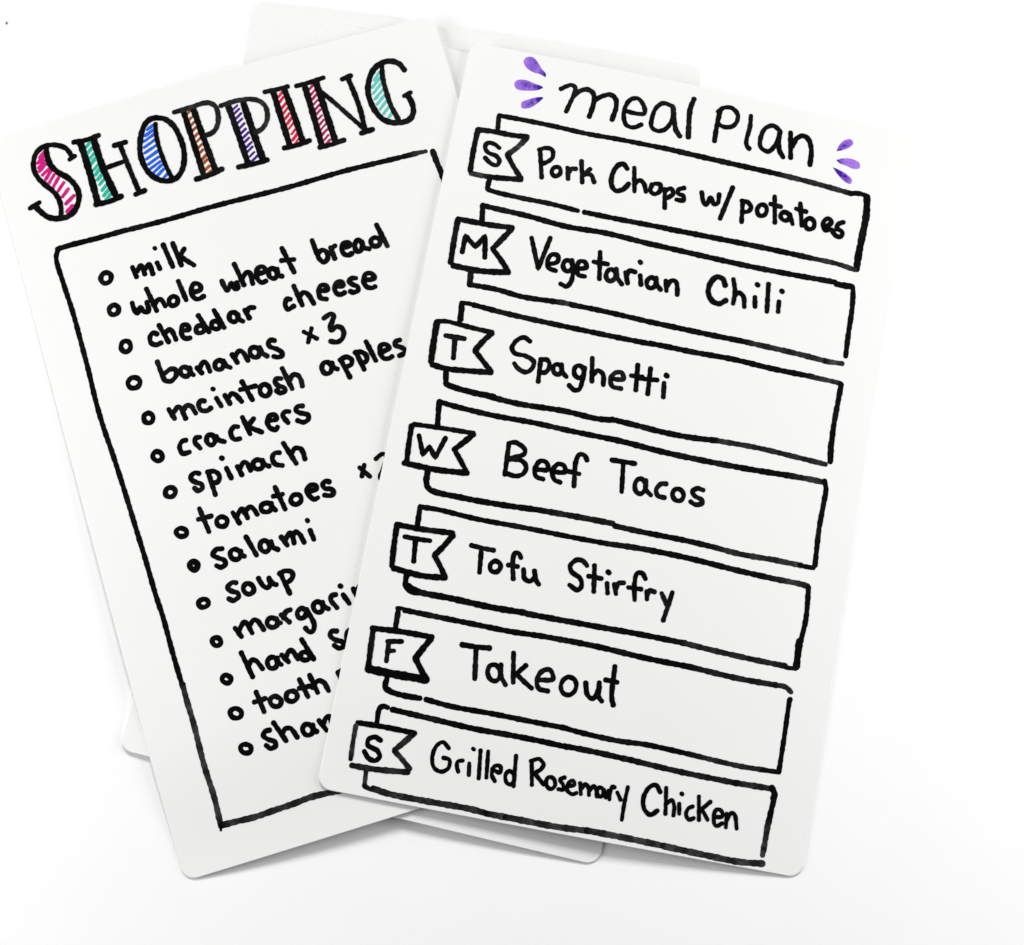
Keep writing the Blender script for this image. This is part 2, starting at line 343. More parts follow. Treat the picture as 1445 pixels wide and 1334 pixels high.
  ('list_item', 'mcintosh apples', None, 'ink_black', None, '''S 1.67 0 33.71,139.86 34.71,136.39
S 1.67 0 34.93,138.44 36.44,139.60 37.18,139.47 38.03,135.45
S 1.66 0 37.94,138.00 39.24,139.22 40.58,138.81 41.47,136.06
S 1.66 0 45.06,139.00 43.90,139.51 42.96,138.16 43.41,136.44 45.36,135.84 46.40,136.31
S 1.66 0 48.87,138.81 49.71,135.88
S 1.55 0 48.53,142.05 48.79,141.78
S 1.66 0 51.67,138.97 52.50,135.84
S 1.66 0 52.13,137.49 53.94,138.81 54.92,138.02 56.18,135.40
S 1.66 0 57.91,141.52 59.52,134.97
S 1.66 0 56.70,139.21 61.59,138.96
S 1.66 0 65.19,138.05 64.55,138.63 63.69,138.64 62.96,138.14 62.56,137.36 62.50,136.50 62.77,135.68 63.39,135.08 64.24,134.93 65.03,135.32 65.51,136.05 65.66,136.90 65.47,137.74 64.94,138.42
S 1.66 0 69.91,138.92 68.62,139.31 67.75,138.43 68.45,136.97 70.08,135.74 69.87,134.66 68.41,134.60 67.49,135.62
S 1.66 0 71.06,142.01 72.31,134.77
S 1.66 0 72.11,137.51 73.74,139.01 75.17,138.43 75.69,136.53 75.56,134.68
S 1.66 0 85.52,139.40 84.93,139.97 84.11,139.97 83.40,139.47 83.00,138.66 82.95,137.80 83.20,137.00 83.77,136.41 84.58,136.27 85.34,136.66 85.83,137.42 85.96,138.28 85.79,139.10 85.30,139.76
S 1.66 0 86.39,139.21 86.61,137.60 87.59,136.81
S 1.66 0 89.38,139.32 90.57,133.17
S 1.66 0 89.07,139.42 91.12,139.81 92.61,138.61 92.18,137.09 90.47,136.70
S 1.66 0 94.57,140.53 95.54,134.29
S 1.66 0 94.19,140.39 96.05,140.09 97.41,138.43 96.91,136.68 95.48,136.45
S 1.67 0 98.58,142.80 99.82,136.01
S 1.67 0 102.70,138.21 104.98,138.69 104.40,140.07 102.78,140.35 101.89,138.45 102.30,136.18 103.71,135.51 105.12,135.84
S 1.67 0 108.91,140.29 107.60,140.18 107.07,139.18 108.34,138.05 109.42,137.07 109.06,135.82 107.33,135.43'''),
  ('bullet_ring', None, 'mcintosh apples', 'ink_black', None, '''S 1.67 0 27.52,140.41 26.77,140.65 26.06,140.38 25.60,139.81 25.44,139.11 25.58,138.37 26.07,137.75 26.82,137.46 27.57,137.64 28.10,138.15 28.34,138.82 28.28,139.56 27.88,140.24 27.17,140.62'''),
  ('list_item', 'crackers', None, 'ink_black', None, '''S 1.66 0 36.32,128.80 34.96,128.73 33.83,127.22 34.29,125.02 36.41,124.85
S 1.66 0 40.78,128.39 39.57,128.52 38.82,127.53 39.94,124.93
S 1.66 0 44.42,127.95 43.78,128.26 43.08,128.02 42.60,127.40 42.43,126.65 42.54,125.90 42.91,125.28 43.54,124.94 44.26,125.06 44.82,125.60 45.06,126.34 45.02,127.09 44.71,127.76 44.14,128.19
S 1.65 0 45.59,127.15 46.01,125.89 47.71,124.73
S 1.65 0 52.95,128.07 51.80,128.43 50.26,127.03 50.74,124.58 52.57,124.26
S 1.65 0 55.03,130.59 55.95,124.69
S 1.65 0 58.28,129.15 55.97,127.39
S 1.65 0 55.78,127.20 59.57,124.27
S 1.65 0 62.61,127.09 65.10,126.92 64.80,128.39 63.36,128.58 62.04,127.11 62.34,124.91 63.84,123.76 64.70,124.43
S 1.65 0 69.46,128.07 68.10,128.38 67.19,127.52 68.18,124.71
S 1.65 0 73.93,128.60 72.31,128.83 71.51,127.69 72.78,126.57 74.71,125.40 74.57,124.06 72.78,123.51 71.17,124.59'''),
  ('bullet_ring', None, 'crackers', 'ink_black', None, '''S 1.66 0 27.55,127.38 27.08,127.89 26.40,128.09 25.69,127.90 25.19,127.33 25.08,126.57 25.33,125.88 25.80,125.36 26.45,125.08 27.17,125.16 27.75,125.65 27.96,126.38 27.79,127.11 27.37,127.68'''),
  ('list_item', 'spinach', None, 'ink_black', None, '''S 1.65 0 37.51,117.43 36.16,118.09 34.56,116.98 35.31,115.53 37.32,113.93 37.24,112.75 35.79,112.37 34.91,113.52
S 1.65 0 40.27,117.01 40.57,109.53
S 1.65 0 40.06,117.12 42.25,116.69 43.31,114.99 42.47,113.31 40.60,113.31
S 1.65 0 46.05,116.59 46.66,113.08
S 1.60 0 45.36,120.17 45.62,119.89
S 1.65 0 49.37,116.14 50.06,113.11
S 1.65 0 49.96,115.14 51.59,116.73 52.45,116.37 53.04,113.65
S 1.65 0 56.01,116.23 55.31,116.32 54.65,115.94 54.26,115.22 54.30,114.41 54.70,113.76 55.30,113.38 56.00,113.29 56.70,113.57 57.18,114.21 57.25,115.03 56.92,115.74 56.36,116.19 55.68,116.36
S 1.65 0 57.38,115.69 57.68,114.37 58.85,113.24
S 1.64 0 63.07,116.39 61.74,116.75 60.50,115.56 60.81,113.42 62.87,112.25
S 1.65 0 65.00,118.99 67.13,111.59
S 1.64 0 66.32,114.67 67.99,116.36 69.63,115.72 70.06,114.37 70.06,112.17'''),
  ('bullet_ring', None, 'spinach', 'ink_black', None, '''S 1.66 0 28.67,115.28 28.13,115.83 27.40,115.98 26.70,115.82 26.12,115.36 25.83,114.65 25.97,113.86 26.50,113.26 27.22,113.03 27.93,113.11 28.55,113.49 28.94,114.15 28.91,114.95 28.46,115.61'''),
  ('list_item', 'tomatoes x2', None, 'ink_black', None, '''S 1.65 0 34.68,106.90 35.64,99.08
S 1.65 0 33.44,103.76 37.60,103.58
S 1.64 0 41.20,102.07 40.56,102.43 39.81,102.41 39.13,102.04 38.71,101.33 38.75,100.49 39.20,99.82 39.86,99.45 40.60,99.38 41.31,99.66 41.82,100.30 41.90,101.13 41.54,101.87 40.92,102.32
S 1.64 0 44.22,102.69 45.36,98.87
S 1.64 0 45.12,101.11 47.03,102.84 47.63,102.42 48.19,99.64
S 1.64 0 47.62,101.55 49.63,102.76 50.45,102.27 51.34,99.83
S 1.64 0 55.31,102.27 54.60,102.53 53.86,102.43 53.23,102.04 52.90,101.36 53.04,100.58 53.58,99.99 54.32,99.71 55.07,99.73 55.74,100.05 56.16,100.67 56.15,101.45 55.69,102.11 54.98,102.47
S 1.64 0 56.30,101.92 56.48,100.52 57.13,99.45
S 1.64 0 58.82,106.48 59.97,98.87
S 1.64 0 57.50,103.83 60.50,103.64
S 1.64 0 64.60,102.25 63.81,102.39 63.10,102.12 62.58,101.59 62.36,100.87 62.56,100.09 63.19,99.52 64.01,99.34 64.76,99.54 65.33,100.01 65.64,100.68 65.55,101.47 65.02,102.12 64.22,102.41
S 1.68 0 69.19,102.05 70.93,102.24 70.83,103.52 69.44,103.79 68.04,102.87 68.21,100.95 69.32,99.27 70.65,99.43
S 1.65 0 75.28,103.17 74.26,103.70 73.11,102.89 73.42,101.61 75.26,100.77 75.78,99.59 74.73,98.91 72.72,99.58
S 1.48 0 85.48,104.79 87.81,101.11
S 1.48 0 87.13,105.17 85.42,101.92
S 1.41 0 91.04,105.88 92.49,106.61 93.78,106.82 94.41,105.25 93.02,103.15 90.61,99.64 93.20,99.02'''),
  ('bullet_ring', None, 'tomatoes x2', 'ink_black', None, '''S 1.65 0 28.29,102.34 27.54,102.75 26.69,102.75 26.09,102.38 25.86,101.82 25.98,101.20 26.41,100.61 27.15,100.18 28.01,100.08 28.69,100.37 29.01,100.89 28.98,101.51 28.63,102.11 27.96,102.60'''),
  ('list_item', 'salami', None, 'ink_black', None, '''S 1.64 0 38.16,92.83 36.35,93.15 34.85,91.89 36.10,90.55 37.89,89.09 37.72,87.80 36.11,87.49 35.03,88.39
S 1.64 0 42.55,91.03 41.90,91.54 41.06,91.57 40.37,91.14 40.03,90.45 40.04,89.70 40.37,89.00 41.00,88.47 41.84,88.32 42.59,88.64 43.02,89.29 43.09,90.04 42.85,90.76 42.29,91.35
S 1.63 0 43.37,90.51 43.33,89.18 44.11,88.56
S 1.64 0 46.11,94.22 47.73,87.77
S 1.63 0 52.00,90.69 51.53,91.30 50.78,91.48 50.03,91.16 49.55,90.47 49.44,89.64 49.63,88.88 50.09,88.27 50.80,87.97 51.57,88.16 52.14,88.79 52.34,89.60 52.22,90.39 51.83,91.05
S 1.63 0 53.13,90.62 53.19,88.78 54.49,87.52
S 1.63 0 56.47,90.99 57.59,87.91
S 1.63 0 57.29,89.68 59.28,91.37 59.88,90.95 59.74,87.97
S 1.63 0 59.72,89.89 61.16,91.28 62.06,90.28 62.77,87.28
S 1.61 0 65.51,90.38 65.87,87.30
S 1.45 0 65.50,93.71 65.64,93.32'''),
  ('bullet_ring', None, 'salami', 'ink_black', None, '''S 1.97 0 29.06,91.33 28.62,91.66 28.06,91.69 27.53,91.39 27.22,90.81 27.23,90.16 27.52,89.64 27.97,89.30 28.52,89.20 29.07,89.41 29.46,89.94 29.52,90.59 29.29,91.16 28.88,91.54'''),
  ('list_item', 'soup', None, 'ink_black', None, '''S 1.63 0 39.47,81.52 38.16,81.93 36.49,80.73 37.58,79.35 39.09,78.31 38.99,77.11 37.04,76.57 35.98,77.51
S 1.63 0 43.75,79.48 43.22,80.09 42.41,80.29 41.62,80.02 41.14,79.37 41.04,78.60 41.26,77.86 41.78,77.25 42.56,76.94 43.38,77.10 43.96,77.67 44.15,78.42 44.00,79.18 43.56,79.84
S 1.63 0 46.34,80.84 46.94,78.60 47.98,77.24 49.23,77.81 49.46,79.97
S 1.63 0 49.62,79.21 50.27,77.82 51.08,77.33
S 1.63 0 53.16,80.50 54.30,73.49
S 1.63 0 52.77,80.29 54.75,80.59 56.55,79.75 56.64,78.39 55.10,77.15 53.67,77.11'''),
  ('bullet_ring', None, 'soup', 'ink_black', None, '''S 1.64 0 29.35,79.08 28.76,79.57 28.00,79.69 27.33,79.53 26.84,79.15 26.63,78.59 26.81,77.94 27.39,77.42 28.15,77.21 28.85,77.31 29.39,77.64 29.69,78.16 29.62,78.80 29.12,79.38'''),
  ('list_item', 'margarine', None, 'ink_black', None, '''S 1.63 0 35.41,68.32 36.62,65.21
S 1.63 0 36.30,67.10 38.27,69.09 39.00,69.01 40.04,65.29
S 1.62 0 39.73,67.56 41.56,69.02 42.50,68.50 43.72,65.29
S 1.62 0 47.74,67.57 47.15,67.99 46.41,68.06 45.69,67.77 45.25,67.12 45.24,66.32 45.62,65.65 46.23,65.22 46.95,65.07 47.69,65.26 48.23,65.84 48.35,66.62 48.05,67.35 47.49,67.84
S 1.62 0 48.29,67.43 48.47,66.38 49.26,65.67
S 1.62 0 49.94,68.10 51.80,65.17
S 1.62 0 50.40,66.88 51.57,68.50 53.14,68.73
S 1.62 0 57.16,67.60 56.64,68.07 55.96,68.08 55.36,67.78 54.91,67.25 54.70,66.54 54.86,65.80 55.38,65.29 56.05,65.17 56.68,65.40 57.18,65.88 57.46,66.56 57.40,67.31 56.96,67.90
S 1.62 0 57.87,67.42 58.40,65.13 58.84,62.40 58.13,60.73 56.95,60.38 55.95,62.01
S 1.62 0 61.94,68.51 61.25,68.72 60.54,68.39 60.08,67.67 60.01,66.83 60.27,66.11 60.76,65.58 61.44,65.35 62.18,65.56 62.72,66.20 62.89,67.04 62.70,67.80 62.26,68.39 61.62,68.70
S 1.62 0 63.11,68.09 63.33,66.55 64.32,65.54
S 1.62 0 67.64,69.08 66.49,69.19 65.71,68.10 66.88,65.09
S 1.62 0 69.73,68.44 70.84,65.25
S 1.57 0 69.60,71.28 69.86,71.01
S 1.62 0 73.19,69.28 73.67,66.86
S 1.62 0 73.85,67.99 75.77,69.69 76.53,69.07 77.42,66.42'''),
  ('bullet_ring', None, 'margarine', 'ink_black', None, '''S 1.63 0 29.82,66.69 29.38,67.15 28.73,67.32 28.10,67.12 27.72,66.63 27.65,66.03 27.85,65.47 28.28,65.00 28.91,64.75 29.56,64.86 30.02,65.29 30.16,65.88 30.03,66.46 29.65,66.96'''),
  ('list_item', 'hand soap', None, 'ink_black', None, '''S 1.62 0 35.23,60.56 36.61,52.55
S 1.62 0 36.00,55.91 37.72,57.50 38.87,56.91 40.17,53.98
S 1.62 0 43.71,56.53 42.92,56.47 42.32,55.93 42.01,55.21 42.00,54.41 42.34,53.66 43.03,53.20 43.85,53.22 44.51,53.67 44.90,54.37 44.99,55.16 44.74,55.93 44.13,56.49 43.31,56.60
S 1.62 0 45.27,55.88 45.28,54.43 46.00,53.50
S 1.62 0 46.81,56.35 48.30,53.64
S 1.62 0 47.78,55.11 49.47,56.94 50.28,56.46 51.27,53.66
S 1.61 0 54.07,54.95 53.49,55.20 52.85,55.07 52.36,54.61 52.22,53.96 52.43,53.34 52.86,52.88 53.44,52.63 54.09,52.67 54.64,53.05 54.88,53.68 54.75,54.33 54.36,54.83 53.81,55.13
S 1.62 0 53.89,59.06 55.81,52.27
S 1.62 0 64.80,58.35 63.50,58.75 62.54,57.72 63.45,56.13 65.64,54.56 65.74,53.31 63.93,53.21 62.88,54.47
S 1.62 0 69.28,57.35 68.50,57.45 67.78,56.94 67.31,56.14 67.11,55.21 67.25,54.29 67.77,53.61 68.56,53.46 69.32,53.86 69.86,54.61 70.13,55.51 70.09,56.45 69.66,57.22 68.91,57.53'''),
  ('bullet_ring', None, 'hand soap', 'ink_black', None, '''S 1.62 0 29.70,54.87 29.28,55.31 28.64,55.49 28.00,55.34 27.58,54.87 27.51,54.27 27.73,53.70 28.17,53.26 28.77,53.01 29.43,53.07 29.92,53.47 30.08,54.06 29.92,54.65 29.54,55.13'''),
  ('list_item', 'tooth paste', None, 'ink_black', None, '''S 1.62 0 36.37,47.86 37.11,41.44
S 1.62 0 34.99,45.11 38.54,45.19
S 1.61 0 42.18,44.51 41.51,44.96 40.67,44.99 39.96,44.56 39.65,43.83 39.76,43.06 40.18,42.41 40.85,41.95 41.67,41.82 42.44,42.13 42.87,42.81 42.86,43.60 42.50,44.29 41.90,44.80
S 1.61 0 47.42,44.60 46.77,45.01 46.00,45.04 45.27,44.73 44.77,44.07 44.70,43.21 45.09,42.47 45.77,42.03 46.53,41.92 47.28,42.14 47.86,42.72 48.06,43.55 47.77,44.35 47.14,44.87
S 1.61 0 49.94,47.66 51.06,41.86
S 1.61 0 49.16,45.10 52.27,44.80
S 1.61 0 53.27,47.99 54.20,42.20
S 1.61 0 53.11,44.12 55.17,45.59 56.71,44.74 57.53,41.74
S 1.61 0 61.85,46.30 62.36,40.91
S 1.61 0 61.71,46.15 63.88,46.52 64.80,44.83 63.44,43.38'''),
  ('bullet_ring', None, 'tooth paste', 'ink_black', None, '''S 1.62 0 29.98,44.24 29.40,44.81 28.53,45.06 27.70,44.87 27.19,44.32 27.11,43.63 27.38,42.94 27.95,42.36 28.78,42.02 29.65,42.10 30.25,42.57 30.44,43.25 30.26,43.95 29.76,44.57'''),
  ('list_item', 'shampoo', None, 'ink_black', None, '''S 1.61 0 37.22,35.75 35.81,35.72 34.89,34.79 35.83,33.35 37.75,31.88 37.64,30.71 36.03,30.32 34.93,31.68
S 1.61 0 38.94,37.49 41.10,31.18
S 1.61 0 40.49,33.59 41.99,34.75 43.41,34.32 44.62,31.21
S 1.60 0 49.05,33.76 48.37,34.15 47.56,34.01 46.97,33.44 46.74,32.65 46.86,31.88 47.27,31.22 47.94,30.81 48.75,30.82 49.42,31.31 49.75,32.06 49.70,32.85 49.37,33.55 48.76,34.04
S 1.60 0 50.12,33.42 49.99,32.16 50.67,31.11
S 1.60 0 52.25,34.15 53.64,30.57
S 1.60 0 53.27,32.82 54.62,34.26 55.56,34.25 55.70,32.49 55.68,30.18'''),
  ('bullet_ring', None, 'shampoo', 'ink_black', None, '''S 1.61 0 29.26,33.71 28.52,33.95 27.78,33.75 27.31,33.20 27.28,32.50 27.59,31.87 28.15,31.38 28.88,31.13 29.65,31.23 30.21,31.70 30.36,32.39 30.12,33.05 29.61,33.58 28.92,33.90'''),
 ],
 'meal': [
  ('heading_text', 'HD', None, 'ink_black', None, '''S 1.56 0 31.92,232.23 33.56,233.51 35.15,234.26 36.41,233.57 36.44,231.22 35.66,227.93 34.98,224.91
S 1.73 0 36.52,230.82 38.13,232.78 40.42,233.78 42.46,232.89 43.22,230.02 43.06,227.37 42.65,224.68
S 1.73 0 43.44,230.74 45.59,232.50 48.12,233.55 50.06,232.39 50.67,229.49 50.35,226.82 50.10,225.20
S 1.56 0 54.35,229.07 57.34,228.93 60.06,229.51 59.54,231.90 57.18,234.11 54.85,233.25 53.53,230.10 53.81,226.51 55.09,224.33 57.45,224.06 59.76,225.54
S 1.56 0 68.76,233.92 65.51,234.28 63.57,232.24 62.84,228.84 63.14,225.56 65.07,224.53 67.55,225.51 69.32,229.13 69.28,233.03
S 1.75 0 68.94,233.51 70.09,229.29 71.15,226.18 72.80,224.31
S 1.82 0 75.23,237.86 74.57,234.19 75.16,227.61 75.57,224.59
S 1.70 0 84.34,235.79 84.12,230.71 84.20,225.15
S 1.57 0 83.73,235.26 85.32,237.01 87.91,237.54 90.17,235.86 90.34,233.22 88.96,231.23 86.12,230.60 84.39,231.33
S 1.58 0 94.61,236.30 94.90,232.57 94.51,227.46 94.93,225.88 95.86,225.09
S 1.59 0 104.88,233.44 102.37,234.60 99.93,233.03 98.99,229.58 99.50,226.47 102.23,225.53 104.30,228.67 105.01,232.63
S 1.78 0 104.94,233.06 105.11,229.30 105.81,226.68 107.37,224.70
S 1.72 0 108.48,233.53 109.84,225.09
S 1.78 0 109.73,229.13 110.87,232.13 112.82,233.42 114.76,232.52 116.23,229.07 116.53,224.13'''),
  ('purple_petal', None, None, 'ink_violet', None, '''F 1.44 0.12 26.20,235.16 24.23,235.92 22.23,236.04 19.66,237.16 18.26,239.09 18.88,240.74 20.77,241.22 22.45,240.19 24.35,237.94 26.25,236.22'''),
  ('purple_petal', None, None, 'ink_violet', None, '''F 1.44 0.55 26.12,231.31 24.31,230.21 21.49,229.49 18.08,229.28 16.74,230.64 17.27,232.27 19.84,232.99 22.91,232.40 25.89,231.74'''),
  ('purple_petal', None, None, 'ink_violet', None, '''F 1.44 0.6 26.89,227.96 25.16,225.62 23.05,223.73 20.69,223.26 20.20,225.04 22.05,226.46 24.29,227.65 26.64,228.23'''),
  ('purple_petal', None, None, 'ink_violet', None, '''F 1.48 0.6 124.54,230.78 125.08,232.91 126.69,235.19 128.77,235.85 129.66,234.71 128.65,233.08 126.69,231.67'''),
  ('purple_petal', None, None, 'ink_violet', None, '''F 1.48 0.15 124.96,227.80 127.13,228.87 130.33,229.34 132.77,228.46 133.02,226.85 131.11,226.12 128.58,226.59 126.06,227.00'''),
  ('purple_petal', None, None, 'ink_violet', None, '''F 1.48 0.9 124.18,225.12 126.71,224.59 129.02,223.80 131.10,222.34 130.89,220.84 128.89,221.10 127.07,222.29 125.51,223.59'''),
  ('meal_frame', 'r1', None, 'ink_black', None, '''S 1.60 0 14.30,215.00 13.84,219.23
S 1.72 0 13.98,219.26 20.94,219.29 32.25,219.15 43.12,218.80 52.91,219.04 69.12,219.15
S 1.93 0 68.40,219.19 85.70,218.82 107.11,218.65
S 1.86 0.35 106.18,218.66 119.18,218.30 131.60,217.62
S 1.71 0 131.35,217.66 134.41,218.25 137.11,218.02
S 2.44 0 137.03,217.75 137.72,211.77 137.50,204.61 137.24,197.73 137.28,192.88
S 1.71 0 14.94,197.33 15.04,194.03 16.64,193.58 25.86,193.14 35.59,193.09 44.69,192.57
S 1.83 0 46.89,192.52 57.62,192.49 73.68,192.71
S 1.92 0 73.23,192.62 87.40,192.86 105.92,193.12 121.96,193.17
S 1.69 0.35 120.80,193.15 130.61,193.19 136.73,192.52'''),
  ('day_flag', None, 'r1', 'ink_black', None, '''S 1.83 0 8.04,213.14 13.22,213.49 19.59,213.46 24.16,213.87
S 1.83 0.5 24.10,213.44 21.75,209.76 19.02,206.63
S 1.71 0 19.04,206.53 21.51,203.27 24.72,199.71
S 1.88 0 24.81,199.21 16.14,198.19 13.49,198.07
S 1.71 0.7 14.71,198.06 11.30,198.05 8.75,198.16
S 1.82 0 8.30,198.99 8.01,206.25 8.07,212.99'''),
  ('day_letter', None, 'r1', 'ink_black', None, '''S 1.54 0 16.06,208.36 14.00,209.40 11.97,209.25 11.49,207.71 12.76,206.15 15.64,205.44 16.89,203.99 16.31,202.43 14.42,202.62 12.17,204.18'''),
  ('meal_text', None, 'r1', 'ink_black', 'meal text reading Pork Chops w/potatoes', '''S 1.55 0 29.07,210.36 31.26,201.24
S 1.55 0 28.74,210.30 30.76,211.33 32.85,211.13 33.52,208.80 32.51,207.15 30.87,205.94
S 1.54 0 35.24,205.63 34.62,205.33 34.22,204.72 34.09,203.99 34.30,203.23 34.86,202.69 35.59,202.57 36.25,202.87 36.70,203.43 36.90,204.15 36.79,204.92 36.31,205.54 35.59,205.77 34.90,205.56
S 1.55 0 38.84,206.19 39.72,202.47
S 1.54 0 39.47,204.36 40.06,205.93 41.55,206.34
S 1.55 0 42.88,209.29 44.40,202.21
S 1.55 0 46.10,207.18 44.29,204.75
S 1.55 0 44.46,204.89 46.63,205.34 48.15,203.10
S 1.73 0 57.90,209.77 56.28,211.13 54.60,210.10 53.47,206.78 53.83,203.37 55.49,201.72 57.78,202.67 59.24,204.92
S 1.56 0 60.05,210.64 61.50,202.69
S 1.55 0 61.32,205.37 62.45,206.79 63.95,206.08 65.16,203.37
S 1.56 0 66.72,206.26 66.45,204.16 67.89,203.19 69.49,204.45 69.23,206.81 67.62,206.72
S 1.55 0 70.99,205.57 72.06,199.34
S 1.55 0 71.21,204.91 72.87,206.26 73.94,204.68 72.50,202.89
S 1.55 0 77.13,207.29 75.49,206.39 75.39,205.10 77.33,204.59 77.58,203.11 75.25,202.88
S 1.56 0 82.99,207.09 84.16,203.89 85.14,203.12 86.14,205.97 87.65,203.94 88.74,204.73 88.73,207.64
S 1.63 0 92.71,210.88 90.33,199.66
S 1.57 0 96.67,207.20 97.43,200.08
S 1.57 0 96.26,207.11 98.41,207.04 99.72,205.52 99.01,204.04 97.65,203.58
S 1.57 0 103.30,207.26 102.53,206.99 102.03,206.29 101.81,205.43 101.93,204.51 102.44,203.75 103.24,203.44 104.04,203.69 104.62,204.32 104.91,205.15 104.88,206.07 104.47,206.89 103.72,207.34 102.89,207.23
S 1.58 0 106.75,210.94 108.21,202.27
S 1.57 0 105.76,208.13 109.27,207.94
S 1.58 0 111.48,206.38 110.81,206.45 110.16,206.10 109.77,205.44 109.78,204.69 110.15,204.10 110.71,203.75 111.38,203.67 112.06,203.92 112.54,204.52 112.64,205.27 112.34,205.92 111.81,206.34 111.16,206.49
S 1.58 0 112.63,206.11 114.04,203.03
S 1.59 0 115.47,210.50 117.13,203.18
S 1.58 0 114.30,208.41 117.84,208.17
S 1.59 0 119.01,206.03 118.33,205.50 118.06,204.65 118.15,203.81 118.55,203.09 119.23,202.62 120.07,202.61 120.79,203.12 121.16,203.94 121.15,204.80 120.83,205.56 120.22,206.11 119.39,206.25 118.61,205.86
S 1.59 0 124.60,204.33 126.73,206.57 125.33,207.57 123.98,205.84 124.89,203.52 127.11,204.19 127.86,203.54
S 1.60 0 130.60,207.46 129.11,206.57 128.72,204.94 130.63,204.17 130.57,202.51 129.14,202.29 127.46,203.34'''),
  ('meal_frame', 'r2', None, 'ink_black', None, '''S 1.91 0 15.17,183.34 14.52,188.03
S 1.91 0 14.48,188.24 18.77,188.02 29.08,187.64 42.05,186.66 54.80,187.08 70.10,186.42
S 1.91 0 69.39,186.52 88.02,186.15 102.35,186.03 118.28,186.43 131.08,187.01
S 2.12 0 131.43,186.48 133.82,186.54 136.43,186.76
S 1.81 0 136.78,186.84 137.14,186.08 137.86,179.98 137.98,170.78 138.23,163.57
S 2.07 0 14.93,166.20 15.38,161.76
S 1.83 0 15.31,161.64 23.79,161.76 32.55,161.01 41.60,161.44 45.11,161.63
S 1.78 0.85 44.34,161.69 46.63,161.68 48.65,161.73
S 1.79 0 48.17,161.58 56.81,161.59 67.05,161.37 74.51,161.11
S 1.90 0 73.81,161.17 80.30,161.12 93.36,161.06 106.46,161.23
S 1.87 0.4 105.44,161.17 122.39,160.96 133.13,160.55
S 1.68 0.7 131.97,160.54 137.50,160.94'''),
  ('day_flag', None, 'r2', 'ink_black', None, '''S 1.91 0 7.62,182.27 17.32,182.28 25.13,182.78
S 1.91 0 25.10,182.40 22.64,178.44 20.38,174.80
S 1.78 0 20.43,174.55 23.42,171.70 26.60,168.33
S 2.02 0 26.67,167.97 17.77,166.71 9.14,166.74
S 1.90 0 8.04,167.68 7.68,175.46 7.58,181.95'''),
  ('day_letter', None, 'r2', 'ink_black', None, '''L 1.72 0 11.01,171.71 11.01,177.18 14.80,174.22 17.19,178.41 18.40,171.33'''),
  ('meal_text', None, 'r2', 'ink_black', 'meal text reading Vegetarian Chili', '''L 1.61 0 31.80,180.72 35.73,171.13 37.71,181.93
S 1.61 0 38.31,173.14 41.23,174.43 41.28,176.40 39.39,176.70 38.23,174.71 38.97,172.06 41.42,171.50
S 1.61 0 44.52,175.65 43.88,175.46 43.42,174.79 43.32,173.83 43.64,172.90 44.23,172.31 44.91,172.13 45.56,172.32 46.07,172.90 46.28,173.80 46.06,174.77 45.51,175.47 44.84,175.75 44.18,175.65
S 1.61 0 45.79,176.00 46.74,172.76 46.80,169.08 45.63,167.15 43.61,167.63
S 1.61 0 48.17,173.58 50.79,174.66 49.99,176.24 48.32,176.16 47.79,174.03 48.72,171.69 50.83,171.60
S 1.62 0 54.17,180.56 55.51,171.68
S 1.62 0 52.68,176.90 57.26,177.07
S 1.62 0 59.66,175.31 58.94,175.67 58.22,175.45 57.69,174.86 57.40,174.03 57.44,173.04 57.90,172.17 58.63,171.75 59.38,171.86 59.96,172.37 60.32,173.15 60.37,174.12 60.02,175.04 59.33,175.60
S 1.62 0 60.20,176.09 61.23,173.14 62.86,171.47
S 1.62 0 63.31,175.58 64.63,172.16
S 1.62 0 63.86,174.22 64.41,176.34 66.36,176.33
S 1.63 0 68.14,175.55 68.90,172.64
S 1.57 0 67.25,180.02 67.61,179.72
S 1.59 0 72.65,175.50 71.93,175.67 71.27,175.33 70.80,174.71 70.59,173.89 70.75,172.99 71.30,172.31 72.04,172.10 72.74,172.35 73.26,172.91 73.54,173.69 73.49,174.59 73.03,175.35 72.31,175.69
S 1.59 0 73.34,175.94 74.08,173.52 75.38,172.29
S 1.60 0 76.54,175.54 77.32,172.28
S 1.59 0 77.16,173.80 78.26,175.91 79.71,176.01 80.60,173.84 80.91,171.76
S 1.86 0 95.63,178.15 94.64,179.98 92.58,180.29 90.87,177.93 90.64,174.65 92.37,172.18 94.71,171.72 96.71,173.28
S 1.61 0 97.95,180.70 99.13,176.76 99.18,172.69
S 1.61 0 99.21,175.33 100.47,176.67 102.11,175.69 102.92,172.43
S 1.62 0 105.81,176.34 106.33,173.23
S 1.75 0 105.78,180.69 106.19,180.46
S 1.63 0 109.47,181.56 110.42,172.46
S 1.63 0 113.79,176.58 114.01,173.24
S 1.75 0 114.04,180.25 114.39,180.05'''),
